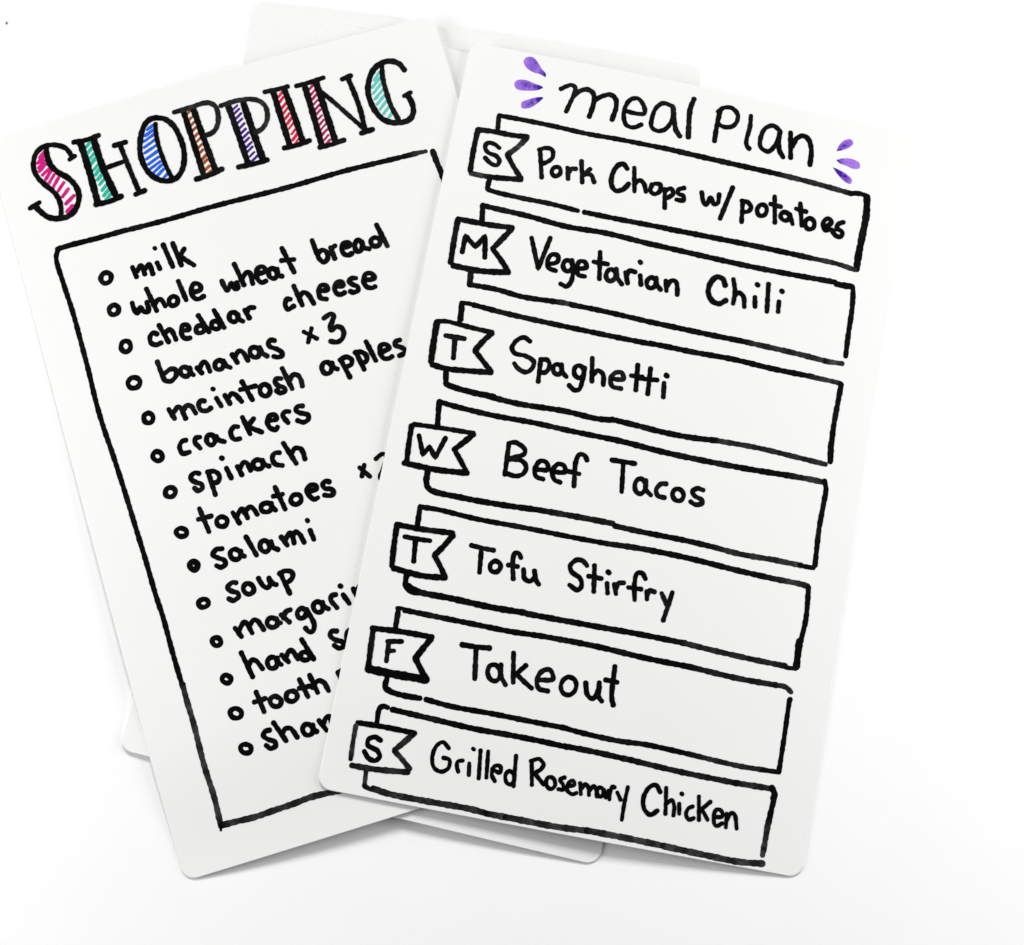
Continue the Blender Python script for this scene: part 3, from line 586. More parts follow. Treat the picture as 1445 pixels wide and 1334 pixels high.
  ('meal_frame', 'r3', None, 'ink_black', None, '''S 1.41 0 14.50,148.92 13.88,154.96
S 1.77 0 14.39,154.12 14.84,149.77
S 1.42 0 13.91,155.33 16.41,155.46 18.45,155.34
S 1.83 0 17.94,155.35 27.67,154.68 40.39,154.29 53.08,154.13 65.80,154.06 75.72,154.15
S 1.89 0 75.01,154.30 80.42,154.35 89.26,154.36 102.27,154.75 115.49,154.41 128.71,154.62
S 1.67 0.6 127.01,154.49 136.74,154.47 138.08,154.29
S 1.85 0 138.23,154.09 138.06,147.92 137.91,138.88 138.60,128.63
S 1.67 0 137.70,134.73 138.48,128.61
S 1.81 0 13.52,132.17 14.20,128.72
S 1.81 0 14.64,128.55 16.76,127.94 22.82,127.61 29.84,127.52
S 1.90 0 14.40,128.43 19.36,127.70 27.05,127.31 37.32,126.77 52.48,127.34 62.76,126.99 68.92,127.73
S 1.92 0 67.56,127.71 75.83,127.37 83.61,126.97 92.89,127.08 101.57,127.84
S 1.74 0.3 101.02,127.78 114.54,128.21 127.75,127.85 137.24,127.54'''),
  ('day_flag', None, 'r3', 'ink_black', None, '''S 1.47 0 7.55,147.91 10.72,148.43 13.78,148.26
S 1.65 0 13.51,148.31 19.38,147.91 25.22,147.68
S 1.88 0 25.27,147.43 23.08,144.40 21.13,141.00
S 1.76 0 21.29,140.67 24.33,137.92 27.24,135.31
S 1.88 0 27.41,134.93 19.09,133.89 13.18,133.39 8.84,133.82
S 2.11 0 8.26,134.73 7.84,141.37 7.62,147.56'''),
  ('day_letter', None, 'r3', 'ink_black', None, '''S 1.76 0 11.12,143.83 14.12,143.91 17.13,143.99
S 1.70 0 14.17,143.66 14.94,137.19'''),
  ('meal_text', None, 'r3', 'ink_black', 'meal text reading Spaghetti', '''S 1.59 0 37.56,147.21 35.48,148.09 33.34,146.61 32.38,143.93 33.62,142.47 37.07,142.29 39.94,140.96 39.69,138.54 38.03,137.17 35.50,137.85 33.98,139.24
S 1.59 0 41.98,141.89 42.46,134.98
S 1.59 0 41.89,142.13 44.12,142.33 45.05,140.56 44.24,138.43 42.51,137.98
S 1.59 0 47.86,141.55 47.25,141.66 46.68,141.33 46.34,140.62 46.36,139.74 46.74,138.99 47.30,138.55 47.92,138.43 48.51,138.66 48.93,139.28 49.01,140.15 48.71,140.96 48.17,141.49 47.56,141.69
S 1.59 0 48.65,141.81 49.55,139.41 50.92,138.25
S 1.60 0 54.82,142.48 53.99,142.62 53.27,142.11 52.93,141.24 52.99,140.31 53.36,139.49 53.99,138.89 54.82,138.70 55.59,139.08 56.04,139.89 56.08,140.83 55.78,141.69 55.21,142.36 54.42,142.67
S 1.60 0 56.09,142.30 56.08,138.17 55.53,135.07 54.11,134.58 52.24,135.74
S 1.60 0 57.87,145.87 59.06,138.42
S 1.60 0 59.15,140.76 60.29,142.28 62.12,141.37 62.82,138.01
S 1.60 0.1 65.41,140.50 68.69,141.18 67.85,143.07 65.89,142.66 64.76,140.47 65.68,138.18 68.54,138.00
S 1.61 0 72.45,146.61 73.22,138.51
S 1.61 0 70.94,142.78 74.51,143.01
S 1.58 0 76.63,146.33 77.15,138.04
S 1.57 0 72.81,142.49 75.22,142.57 79.37,143.06
S 1.58 0 81.68,142.60 82.21,138.05
S 1.70 0 81.90,145.22 82.31,144.94'''),
  ('meal_frame', 'r4', None, 'ink_black', None, '''S 1.83 0 14.17,115.46 13.28,122.51
S 1.83 0 13.26,122.60 17.92,122.13 30.69,121.56 43.34,121.77 56.10,121.50 70.03,121.49
S 1.97 0 68.66,121.54 73.47,121.37 86.60,120.72 110.05,120.84 127.73,121.62
S 1.93 0.4 126.92,121.57 133.46,121.77 137.22,121.74
S 1.77 0 137.74,122.20 138.59,119.83 138.58,114.76 138.39,107.15 138.92,95.17
S 1.94 0 14.05,100.36 14.37,96.72 15.73,94.95 25.88,94.30 38.40,94.48 50.84,95.16
S 1.94 0.15 50.60,95.12 63.42,95.38 73.53,95.46
S 1.85 0 74.36,94.84 82.53,94.66 96.93,94.71 106.69,94.40
S 1.83 0.35 105.77,94.44 114.57,93.94 126.73,94.33
S 1.80 0.75 126.28,94.24 134.40,94.27
S 1.50 0 133.93,94.29 136.28,94.19 138.59,94.31'''),
  ('day_flag', None, 'r4', 'ink_black', None, '''S 1.59 0 6.98,114.05 14.37,114.47 25.66,114.85
S 1.89 0 25.73,114.50 23.49,111.75 20.81,108.66
S 1.65 0 21.00,108.45 23.76,105.16 26.11,102.16
S 1.94 0 26.11,102.16 16.96,101.38 6.38,101.51
S 1.76 0 7.10,101.90 6.60,107.93 6.35,113.41'''),
  ('day_letter', None, 'r4', 'ink_black', None, '''L 1.59 0 9.18,110.89 11.57,105.22 13.12,108.07 15.50,104.97 17.44,111.69'''),
  ('meal_text', None, 'r4', 'ink_black', 'meal text reading Beef Tacos', '''S 1.60 0 37.14,113.53 37.70,103.93
S 1.60 0 36.98,113.81 39.02,114.52 42.36,112.93 42.38,111.50 38.22,109.14
S 1.59 0 38.26,108.94 42.15,109.20 43.77,107.59 43.28,105.35 41.09,104.15 37.48,104.55
S 1.60 0 46.78,107.42 50.54,108.17 49.71,110.20 47.76,110.32 46.59,107.64 47.28,105.32 49.69,104.84
S 1.60 0 51.80,107.65 55.95,108.48 55.26,110.29 53.31,110.41 52.10,107.97 53.07,105.46 55.09,104.89
S 1.61 0 62.06,113.39 60.99,114.77 59.38,114.70 58.69,112.10 59.07,108.08 59.50,104.60
S 1.60 0 56.39,108.83 60.48,108.67
S 1.69 0 69.71,115.03 77.06,115.36
S 1.56 0 73.40,114.79 74.49,105.73
S 1.56 0 80.00,110.90 79.10,110.86 78.45,110.12 78.19,109.10 78.29,108.02 78.73,107.03 79.51,106.38 80.43,106.36 81.17,106.98 81.53,107.96 81.52,109.04 81.16,110.06 80.45,110.83 79.54,111.03
S 1.56 0 81.34,110.87 81.97,107.93 83.72,106.54
S 1.57 0 87.82,111.03 86.30,110.72 85.05,108.55 85.94,106.81 88.06,106.66
S 1.57 0 92.51,110.04 91.70,110.21 90.90,109.83 90.41,109.01 90.40,108.01 90.84,107.18 91.53,106.65 92.34,106.48 93.16,106.74 93.76,107.46 93.89,108.45 93.55,109.35 92.91,109.96 92.12,110.23
S 1.58 0 99.77,111.42 97.81,111.60 96.40,110.27 97.49,109.04 99.71,108.33 100.17,107.37 98.11,106.43 96.37,107.07'''),
  ('meal_frame', 'r5', None, 'ink_black', None, '''S 1.75 0 14.24,83.07 13.92,88.94
S 1.52 0 13.87,89.19 15.39,89.08
S 1.69 0 14.89,89.08 19.36,89.25 31.99,88.68 47.00,88.85 62.10,88.80 75.86,89.00
S 1.90 0 74.72,89.07 83.38,89.48 97.84,89.49 115.45,88.70 127.24,88.42
S 1.85 0.45 126.55,88.42 134.88,88.48 137.71,88.25
S 1.75 0 137.99,87.97 138.71,77.77 138.04,69.12 138.16,62.69
S 2.31 0 137.75,70.85 138.09,63.12
S 1.80 0 13.97,67.80 14.38,64.26 16.61,63.01 18.60,62.99
S 2.04 0 14.70,64.63 17.96,63.41 28.58,63.23 41.89,62.88 51.65,63.18
S 1.93 0 52.48,63.02 57.79,63.04 64.92,63.09
S 1.87 0 64.24,63.15 73.80,63.22 88.00,63.43 102.36,63.38
S 1.80 0.25 101.58,63.36 114.01,62.78 125.69,62.48 134.52,62.44
S 1.48 0 133.85,62.32 135.50,62.08 137.99,62.33'''),
  ('day_flag', None, 'r5', 'ink_black', None, '''S 1.86 0 8.01,82.27 15.73,82.36 25.35,82.97
S 1.87 0 25.49,82.24 23.46,78.60 21.35,75.44
S 1.74 0 21.27,75.08 23.78,71.93 25.64,69.30
S 1.92 0 25.74,69.07 18.53,68.33 9.71,68.97
S 1.86 0 8.99,69.58 8.35,76.43 8.06,82.03'''),
  ('day_letter', None, 'r5', 'ink_black', None, '''S 1.63 0 11.05,79.10 14.89,79.09 18.98,79.33
S 1.63 0 14.53,78.87 15.28,72.18'''),
  ('meal_text', None, 'r5', 'ink_black', 'meal text reading Tofu Stirfry', '''S 1.58 0 31.70,80.35 35.39,80.16 38.73,80.16
S 1.58 0 34.97,79.73 35.74,72.64
S 1.58 0 40.71,76.91 39.88,77.02 39.16,76.62 38.70,75.96 38.55,75.18 38.76,74.38 39.37,73.78 40.22,73.62 41.00,73.94 41.53,74.55 41.76,75.30 41.65,76.12 41.13,76.79 40.31,77.07
S 1.58 0 47.41,79.50 46.53,80.73 45.32,80.49 45.13,78.06 46.30,72.70
S 1.58 0 43.97,76.58 46.95,76.66
S 1.58 0 48.89,76.19 49.71,73.46 51.50,72.96 52.60,74.52 52.26,76.35
S 1.58 0 52.64,75.42 53.22,73.64 54.38,72.52
S 1.59 0 67.96,81.01 66.60,82.14 64.66,82.27 62.81,80.00 63.64,78.26 66.58,76.74 67.39,74.50 66.39,73.11 63.64,74.17
S 1.59 0 70.23,81.55 71.43,73.58
S 1.59 0 68.97,77.95 73.04,78.00
S 1.54 0 75.02,76.91 75.73,73.93
S 1.74 0 74.67,80.42 75.12,80.16
S 1.54 0 77.28,77.06 78.37,74.16
S 1.54 0 77.96,75.50 78.61,77.61 80.14,78.02
S 1.55 0 86.58,80.53 85.28,82.04 83.72,81.73 83.46,78.38 84.39,73.46
S 1.54 0 81.72,76.91 85.75,77.13
S 1.55 0 87.64,76.82 88.12,74.42
S 1.55 0 87.98,75.58 88.43,77.25 90.06,77.12
S 1.55 0 92.30,77.16 94.46,74.00
S 1.56 0 95.59,78.08 94.89,73.24 94.24,69.04'''),
  ('meal_frame', 'r6', None, 'ink_black', None, '''S 1.72 0 13.79,51.57 13.63,56.79
S 1.23 0 13.12,57.21 14.39,57.46 15.79,57.09
S 1.79 0 15.53,57.04 27.18,56.91 37.76,56.83 48.36,56.75 58.89,57.19 66.00,57.24
S 1.87 0 65.33,57.31 76.14,57.23 90.85,56.61 105.69,56.54
S 1.85 0.2 105.02,56.53 120.61,55.90 132.58,56.10
S 1.61 0.5 132.13,56.06 135.56,56.11 137.72,54.86
S 1.62 0 137.55,52.40 137.72,42.98 137.79,30.12
S 1.51 0 137.74,52.65 137.57,50.20 137.67,45.38
S 1.84 0 14.29,36.03 14.34,33.19 16.33,32.17 20.60,31.78 25.29,31.90
S 1.71 0 27.13,31.88 34.85,31.27 47.94,31.40 61.11,31.28 70.81,31.28
S 1.70 0 70.16,31.26 73.97,30.89 86.82,30.45 95.47,30.90 110.17,30.48
S 1.63 0.25 109.32,30.49 125.03,29.78 133.50,30.00
S 1.46 0 132.38,29.91 137.33,30.15'''),
  ('day_flag', None, 'r6', 'ink_black', None, '''S 1.84 0 6.97,49.85 15.28,50.44 25.26,50.61
S 1.97 0 25.10,50.06 23.16,46.56 21.53,43.38
S 1.90 0 21.74,43.16 24.21,39.99 26.14,37.65
S 2.57 0 25.97,37.72 15.25,37.51 8.15,37.61
S 1.84 0 8.08,37.96 7.61,44.12 7.26,49.70'''),
  ('day_letter', None, 'r6', 'ink_black', None, '''L 1.54 0 12.69,46.81 13.10,40.89
S 1.53 0 12.16,46.81 16.53,47.59
S 1.41 0 13.14,44.08 14.81,44.40'''),
  ('meal_text', None, 'r6', 'ink_black', 'meal text reading Takeout', '''S 1.72 0 34.70,50.06 39.05,50.21 43.09,50.61
S 1.66 0 39.08,50.01 40.47,40.67
S 1.54 0 45.55,45.89 44.61,45.72 43.98,44.81 43.89,43.55 44.32,42.38 45.06,41.56 45.95,41.15 46.90,41.28 47.63,42.05 47.87,43.27 47.55,44.49 46.88,45.41 46.01,45.93 45.06,45.95
S 1.54 0 47.49,46.38 48.19,42.97 50.02,40.61
S 1.55 0 50.60,50.58 52.16,41.79
S 1.55 0 55.03,47.55 52.34,44.17
S 1.54 0 52.65,44.49 55.25,42.74 58.05,41.08
S 1.55 0 59.67,43.99 63.91,45.05 62.42,47.64 60.16,46.69 59.14,44.00 60.14,41.48 63.05,41.19
S 1.49 0 69.94,46.29 68.80,46.61 67.75,46.14 67.00,45.22 66.65,43.98 66.87,42.60 67.71,41.52 68.88,41.13 69.99,41.45 70.82,42.27 71.29,43.44 71.23,44.81 70.53,46.02 69.40,46.60
S 1.63 0 73.98,45.79 75.20,42.31 76.97,41.50 78.16,43.89 78.07,46.62
S 1.64 0 78.28,45.51 78.67,42.39 79.87,41.25
S 1.71 0 81.94,52.33 82.63,43.02 83.50,40.79
S 1.57 0 79.84,47.81 83.52,47.76'''),
  ('meal_frame', 'r7', None, 'ink_black', None, '''S 1.65 0 13.91,22.37 13.86,26.53 14.76,27.48 16.26,27.35
S 1.83 0 17.79,27.02 27.91,26.60 43.74,25.97 54.20,26.12 64.73,26.02 71.83,25.79
S 1.85 0 71.15,25.95 81.86,25.85 90.40,25.52
S 1.81 0.55 89.51,25.58 92.17,25.53
S 1.81 0.15 91.29,25.51 108.24,24.75 125.92,24.53
S 1.90 0.4 124.92,24.56 136.53,24.84
S 2.13 0 136.35,25.09 137.51,23.57 137.43,22.04
S 1.22 0 137.32,22.67 137.57,21.20
S 1.86 0 137.57,21.20 137.28,18.13 137.07,14.01
S 1.86 0.45 136.93,14.84 136.92,9.48 136.85,5.83
S 1.64 0.95 136.82,6.68 136.80,4.76
S 1.46 0.5 13.58,7.47 13.96,3.30
S 1.46 0.2 14.09,3.18 15.48,2.73 17.59,2.61
S 1.92 0.4 16.55,3.06 21.09,2.38 32.51,2.29 46.73,2.43 52.33,1.98
S 1.93 0.75 51.45,2.03 58.19,2.00
S 1.93 0.5 57.31,2.05 72.56,1.98 83.27,2.54
S 1.95 0.6 82.28,2.57 94.79,2.48 106.38,2.21
S 1.97 0.55 105.63,2.18 118.08,1.78 129.81,1.59 137.21,2.31'''),
  ('day_flag', None, 'r7', 'ink_black', None, '''S 1.71 0 8.17,21.28 15.86,21.50 25.02,21.42
S 1.83 0.3 25.66,21.39 23.28,18.37 20.84,15.45
S 1.64 0.3 20.81,15.08 23.56,13.04 26.27,10.73
S 1.82 0.2 25.96,9.65 15.84,8.66 9.00,8.50
S 1.46 0.4 8.32,10.26 7.99,15.23 7.86,20.24'''),
  ('day_letter', None, 'r7', 'ink_black', None, '''S 1.58 0 16.07,17.37 14.21,18.05 12.44,16.99 12.57,15.32 15.78,14.13 16.73,12.52 15.59,11.18 13.55,11.51 11.88,13.29'''),
  ('meal_text', None, 'r7', 'ink_black', 'meal text reading Grilled Rosemary Chicken', '''S 1.31 0 36.76,18.85 34.64,20.35 32.94,18.90 32.32,15.45 33.43,12.43 35.83,11.65 37.73,13.13 37.52,15.55 35.64,15.81
S 1.31 0 41.59,16.06 40.13,15.53 40.20,13.85 40.86,12.59
S 1.31 0 43.65,15.67 44.17,12.18
S 1.31 0 43.88,20.13 44.29,19.90
S 1.31 0 46.26,20.01 47.29,11.74
S 1.31 0 48.58,20.18 49.51,12.41
S 1.31 0 50.68,15.29 53.27,14.59 53.01,16.49 51.24,16.16 50.96,13.55 52.23,11.84
S 1.32 0 56.81,15.35 56.09,15.61 55.43,15.22 55.08,14.42 55.11,13.49 55.42,12.64 55.96,11.98 56.69,11.69 57.39,11.93 57.83,12.66 57.89,13.58 57.65,14.46 57.16,15.18 56.47,15.59
S 1.32 0 57.12,20.44 58.07,11.38
S 1.32 0 62.10,19.61 63.45,12.79
S 1.32 0 61.83,19.67 64.14,20.76 65.82,19.38 65.14,17.71 63.50,16.38
S 1.32 0 63.67,16.31 66.92,13.53
S 1.32 0 69.27,15.92 68.56,16.14 67.88,15.80 67.51,15.07 67.52,14.23 67.83,13.48 68.37,12.91 69.07,12.66 69.79,12.88 70.25,13.53 70.33,14.38 70.09,15.16 69.61,15.78 68.93,16.13
S 1.27 0 72.81,16.76 71.47,15.95 72.62,14.70 73.13,13.22 71.56,12.99
S 1.27 0 74.30,14.34 76.15,15.23 75.41,16.39 74.38,15.47 74.20,13.31 76.00,12.29 77.21,12.91
S 1.27 0 77.74,15.97 78.56,12.76
S 1.27 0 78.48,14.43 79.35,15.99 80.33,15.33 81.06,12.94
S 1.28 0 81.09,14.34 81.95,15.90 82.86,15.06 83.48,12.93
S 1.28 0 84.17,15.78 83.66,15.69 83.33,15.20 83.25,14.58 83.38,13.96 83.69,13.43 84.17,13.12 84.70,13.17 85.08,13.59 85.23,14.20 85.15,14.82 84.88,15.39 84.43,15.77 83.90,15.82
S 1.28 0 85.22,15.38 86.21,13.15
S 1.28 0 86.67,15.36 87.43,12.81
S 1.28 0 87.26,14.35 87.59,16.65 88.35,16.62
S 1.28 0 89.40,15.29 90.80,13.31
S 1.28 0 92.31,17.45 92.10,12.53 92.20,7.51
S 1.47 0 102.35,17.75 100.70,19.54 98.93,18.71 97.58,15.20 98.47,11.83 100.55,10.58 102.48,12.16
S 1.29 0 103.94,19.33 105.06,11.67
S 1.29 0 104.98,14.74 106.26,16.09 107.31,14.43 107.57,11.61
S 1.29 0 108.71,15.41 109.24,12.41
S 1.30 0 108.87,18.48 109.19,18.31
S 1.30 0 112.99,15.33 111.64,14.36 111.40,12.35 112.64,11.28 113.87,11.95
S 1.30 0 114.34,18.61 115.55,11.68
S 1.30 0 118.14,17.66 115.56,14.66
S 1.30 0 115.91,15.01 118.21,12.16
S 1.30 0 120.29,13.37 122.58,14.05 121.70,15.76 120.22,15.49 119.99,12.75 121.02,10.86 122.88,11.97
S 1.30 0 123.71,14.99 124.16,10.96
S 1.30 0 124.15,13.10 125.09,15.51 126.21,15.15 127.54,11.16'''),
 ],
}
POSE = {'meal': (52.279, 8.103, -0.19248), 'shopping': (-47.526, 13.411, 0.29293), 'under': (-3.346, 14.741, -0.24146), 'back': (-12.809, 26.670, -0.14268)}
SPECK = (-149.97, 148.57)

# ------------------------------------------------------------------ helpers
def link(o, parent=None):
    scene.collection.objects.link(o)
    if parent: o.parent = parent
    return o

def tag(o, label=None, cat=None, group=None, kind=None):
    if label: o['label'] = label
    if cat: o['category'] = cat
    if group: o['group'] = group
    if kind: o['kind'] = kind

def card_point(name, a, b, lift):
    u, v = min(max(a / CW, 0), 1), min(max(b / CL, 0), 1)
    return Vector(((a - CW / 2) * MM, (b - CL / 2) * MM, (zf(name, u, v) + TH + lift) * MM))

def card_mesh(name, obj_name, parent=None, radius=4.2):
    """one curved laminated sheet with rounded corners and a real thickness"""
    nu, nv = 90, 110
    us = [CW * .5 * (1 - math.cos(math.pi * i / nu)) for i in range(nu + 1)]      # denser towards the edges
    me = bpy.data.meshes.new(obj_name)
    verts, faces = [], []
    def col(a):
        d = min(a, CW - a)
        cut = 0 if d >= radius else radius - math.sqrt(max(radius ** 2 - (radius - d) ** 2, 0))
        return [cut + (CL - 2 * cut) * j / nv for j in range(nv + 1)]
    e = .2                                                                        # rounded rim
    def layer(lift, inset):
        base = len(verts)
        for a in us:
            for b in col(a):
                aa = CW / 2 + (a - CW / 2) * (1 - 2 * inset / CW); bb = CL / 2 + (b - CL / 2) * (1 - 2 * inset / CL)
                verts.append(card_point(name, aa, bb, lift))
        return base
    def rim():
        ring = [(i, 0) for i in range(nu + 1)] + [(nu, j) for j in range(1, nv + 1)]
        ring += [(i, nv) for i in range(nu - 1, -1, -1)] + [(0, j) for j in range(nv - 1, 0, -1)]
        return [i * (nv + 1) + j for i, j in ring]
    t0 = layer(0, e); b0 = layer(-TH, 0)
    for i in range(nu):
        for j in range(nv):
            q = [i * (nv + 1) + j, (i + 1) * (nv + 1) + j, (i + 1) * (nv + 1) + j + 1, i * (nv + 1) + j + 1]
            faces.append([t0 + k for k in q]); faces.append([b0 + k for k in reversed(q)])
    R = rim()
    mid = len(verts)
    for k in R:
        i, j = divmod(k, nv + 1)
        verts.append(card_point(name, us[i], col(us[i])[j], -e))
    n = len(R)
    for k in range(n):
        k2 = (k + 1) % n
        faces.append([t0 + R[k2], t0 + R[k], mid + k, mid + k2])
        faces.append([mid + k2, mid + k, b0 + R[k], b0 + R[k2]])
    me.from_pydata(verts, [], faces)
    me.polygons.foreach_set('use_smooth', [True] * len(me.polygons))
    me.set_sharp_from_angle(angle=math.radians(30))
    me.materials.append(MAT['card'])
    return link(bpy.data.objects.new(obj_name, me), parent)

def spline(P, step=.35):
    if len(P) == 2:
        (x0, y0), (x1, y1) = P
        n = max(3, int(math.hypot(x1 - x0, y1 - y0) / step))
        return [(x0 + (x1 - x0) * i / n, y0 + (y1 - y0) * i / n) for i in range(n + 1)]
    out = []
    Q = [(2 * P[0][0] - P[1][0], 2 * P[0][1] - P[1][1])] + P + [(2 * P[-1][0] - P[-2][0], 2 * P[-1][1] - P[-2][1])]
    for k in range(1, len(Q) - 2):
        p0, p1, p2, p3 = (Vector(q) for q in Q[k - 1:k + 3])
        t = [0.0]
        for a, b in ((p0, p1), (p1, p2), (p2, p3)):
            t.append(t[-1] + max((b - a).length, 1e-4) ** .5)
        n = max(3, int((p2 - p1).length / step))
        for i in range(n):
            s = t[1] + (t[2] - t[1]) * i / n
            A1 = p0 * ((t[1] - s) / (t[1] - t[0])) + p1 * ((s - t[0]) / (t[1] - t[0]))
            A2 = p1 * ((t[2] - s) / (t[2] - t[1])) + p2 * ((s - t[1]) / (t[2] - t[1]))
            A3 = p2 * ((t[3] - s) / (t[3] - t[2])) + p3 * ((s - t[2]) / (t[3] - t[2]))
            B1 = A1 * ((t[2] - s) / (t[2] - t[0])) + A2 * ((s - t[0]) / (t[2] - t[0]))
            B2 = A2 * ((t[3] - s) / (t[3] - t[1])) + A3 * ((s - t[1]) / (t[3] - t[1]))
            c = B1 * ((t[2] - s) / (t[2] - t[1])) + B2 * ((s - t[1]) / (t[2] - t[1]))
            out.append((c.x, c.y))
    out.append(P[-1])
    return out

class Ink:
    def __init__(self, card, base):
        self.card, self.base, self.n = card, base, 0
        self.v, self.f, self.w = [], [], []
    def vert(self, a, b, lift, wear_sheen):
        self.v.append(card_point(self.card, a, b, lift)); self.w.append(wear_sheen)
        return len(self.v) - 1
    def stroke(self, P, width, wear_sheen, mode):
        lift = self.base + self.n * .0025; self.n += 1
        if mode == 'L':
            pts = []
            for k in range(len(P) - 1):
                pts += spline(P[k:k + 2])[:-1]
            pts.append(P[-1])
        else:
            pts = spline(P)
        m = len(pts)
        ph = [random.uniform(0, 6.28) for _ in range(4)]
        L = 0
        prev = None
        for k, (x, y) in enumerate(pts):
            p, q = pts[max(k - 1, 0)], pts[min(k + 1, m - 1)]
            if k: L += math.hypot(x - pts[k - 1][0], y - pts[k - 1][1])
            tx, ty = q[0] - p[0], q[1] - p[1]; tl = math.hypot(tx, ty) or 1; tx, ty = tx / tl, ty / tl
            end = min(k, m - 1 - k) * .35
            w = width / 2 * (1 + .06 * math.sin(L * .9 + ph[0]) + .045 * math.sin(L * 2.3 + ph[1]))
            w1 = w * (1 + .045 * math.sin(L * 3.7 + ph[2])); w2 = w * (1 + .045 * math.sin(L * 3.1 + ph[3]))
            ww = wear_sheen * (1.0 + .5 * math.sin(L * .8 + ph[2])) * min(1, .1 + L / 3.0)  # grey of dry ink, and painted-in gloss on the lowest lines
            row = [self.vert(x - ty * w1, y + tx * w1, lift, ww), self.vert(x, y, lift, ww * .8), self.vert(x + ty * w2, y - tx * w2, lift, ww)]
            if prev:
                for s in (0, 1):
                    self.f.append([prev[s], prev[s + 1], row[s + 1], row[s]])
            if k in (0, m - 1):                                                     # round, slightly uneven ends
                sg = -1 if k == 0 else 1
                arc = [row[0]]
                for i in range(1, 8):
                    t = math.pi * i / 8
                    r = (w1 + w2) / 2
                    arc.append(self.vert(x - ty * r * math.cos(t) + sg * tx * r * .92 * math.sin(t),
                                         y + tx * r * math.cos(t) + sg * ty * r * .92 * math.sin(t), lift, ww))
                arc.append(row[2])
                for i in range(8):
                    tri = [row[1], arc[i], arc[i + 1]]
                    self.f.append(tri if sg < 0 else tri[::-1])
            prev = row
    def petal(self, P, dark):
        """a teardrop laid down with a brush pen: pigment pools at the tip (point 0)"""
        lift = self.base + self.n * .0025; self.n += 1
        loop = spline(P + [P[0]], .3)[:-1]
        cx, cy = sum(p[0] for p in loop) / len(loop), sum(p[1] for p in loop) / len(loop)
        tip = P[0]; far = max(math.hypot(p[0] - tip[0], p[1] - tip[1]) for p in loop)
        rings = []
        for s in (1, .86, .7, .5, .3, .12):
            r = []
            for x, y in loop:
                X, Y = cx + (x - cx) * s, cy + (y - cy) * s
                d = math.hypot(X - tip[0], Y - tip[1]) / far
                pool = max(0, 1 - d / .34) ** .55
                body = dark * (1 - s) ** .6 * (1 if d < .9 else .6) + dark * .25 * max(0, 1 - d)
                r.append(self.vert(X, Y, lift, min(1, pool + body)))
            rings.append(r)
        n = len(loop)
        for a, b in zip(rings, rings[1:]):
            for i in range(n):
                self.f.append([a[i], a[(i + 1) % n], b[(i + 1) % n], b[i]])
        c = self.vert(cx, cy, lift, dark * .8)
        for i in range(n):
            self.f.append([rings[-1][i], rings[-1][(i + 1) % n], c])
    def build(self, name, mat, parent):
        me = bpy.data.meshes.new(name)
        me.from_pydata(self.v, [], self.f)
        at = me.attributes.new('wear_sheen', 'FLOAT', 'POINT')
        at.data.foreach_set('value', self.w)
        # ink faces up
        bm = bmesh.new(); bm.from_mesh(me)
        for f in bm.faces:
            f.normal_update()
            if f.normal.z < 0: f.normal_flip()
        bm.to_mesh(me); bm.free()
        me.materials.append(mat)
        return link(bpy.data.objects.new(name, me), parent)

BASE = {'heading_letter': .11, 'colour_hatching': .045, 'heading_text': .05, 'list_frame': .05, 'list_item': .05, 'bullet_ring': .05,
        'meal_frame': .045, 'day_flag': .10, 'day_letter': .05, 'meal_text': .05, 'purple_petal': .05}

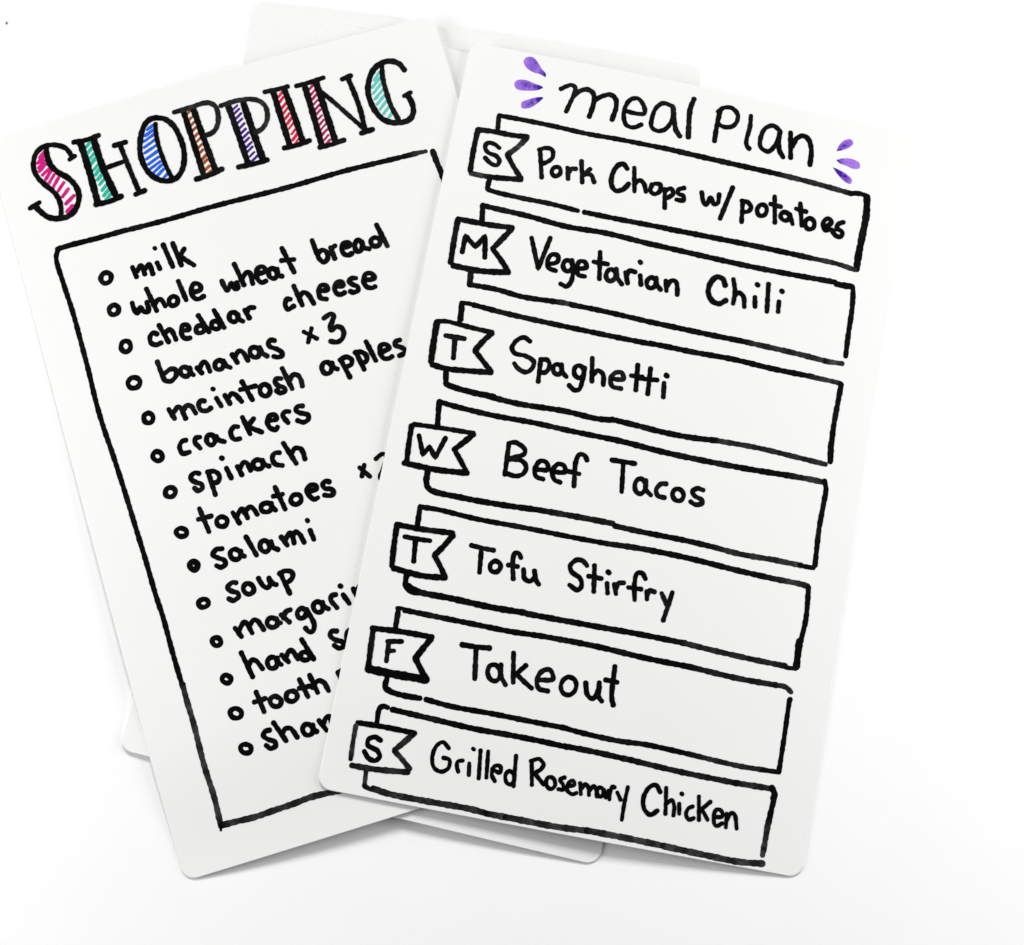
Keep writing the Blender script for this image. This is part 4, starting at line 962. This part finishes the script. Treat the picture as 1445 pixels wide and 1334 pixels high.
def write_on(card, root):
    made = {}
    for nm, key_, par, mat, label, txt in INK[card]:
        ink = Ink(card, BASE[nm])
        for ln in txt.split('\n'):
            mode, w, wear_sheen, *pts = ln.split()
            P = [tuple(map(float, p.split(','))) for p in pts]
            if mode == 'F': ink.petal(P, float(wear_sheen))
            else: ink.stroke(P, float(w), float(wear_sheen), mode)
        o = ink.build(nm, MAT[mat], made[par] if par else root)
        if key_: made[key_] = o
        if label: o['label'] = label

def place(o, card):
    x, y, r = POSE[card]
    o.location = (x * MM, y * MM, 0)
    o.rotation_euler = (0, 0, r)

# ------------------------------------------------------------------ table
bm = bmesh.new()
bmesh.ops.create_cube(bm, size=1, matrix=Matrix.Translation((0, 0, -.0125)) @ Matrix.Diagonal((1.6, 1.6, .025, 1)))
bmesh.ops.bevel(bm, geom=bm.edges[:], offset=.003, segments=3, affect='EDGES')
me = bpy.data.meshes.new('table'); bm.to_mesh(me); bm.free()
me.materials.append(MAT['table'])
table = link(bpy.data.objects.new('table', me))
tag(table, kind='structure')

# ------------------------------------------------------------------ the cards, bottom of the pile first
GROUP = 'white dry erase cards in the pile'
def blank_card(card, label):
    o = card_mesh(card, 'blank_card')
    place(o, card)
    tag(o, label, 'card', GROUP)

def written_card(card, name, label):
    root = link(bpy.data.objects.new(name, None))
    root.empty_display_size = .02
    place(root, card)
    tag(root, label, 'card', GROUP)
    card_mesh(card, 'sheet', root)
    write_on(card, root)

blank_card('back', 'blank white card at the bottom of the pile, its corner showing above the shopping list')
blank_card('under', 'blank white card whose rounded corner shows below the bottom edge of the meal plan')
written_card('shopping', 'shopping_list_card', 'white card with SHOPPING in striped letters over a handwritten grocery list')
written_card('meal', 'meal_plan_card', 'white card on top headed meal plan with seven boxed dinners and purple petals')

# ------------------------------------------------------------------ a crumb of dust on the table
bm = bmesh.new()
bmesh.ops.create_icosphere(bm, subdivisions=2, radius=.00032)
for v in bm.verts:
    v.co *= random.uniform(.75, 1.2); v.co.z *= .6; v.co.y *= 1.5
me = bpy.data.meshes.new('dust_speck'); bm.to_mesh(me); bm.free()
me.materials.append(MAT['speck'])
speck = link(bpy.data.objects.new('dust_speck', me))
speck.location = (SPECK[0] * MM, SPECK[1] * MM, .0002)
tag(speck, 'tiny dark speck of dust lying alone on the white table above the shopping list', 'dust')
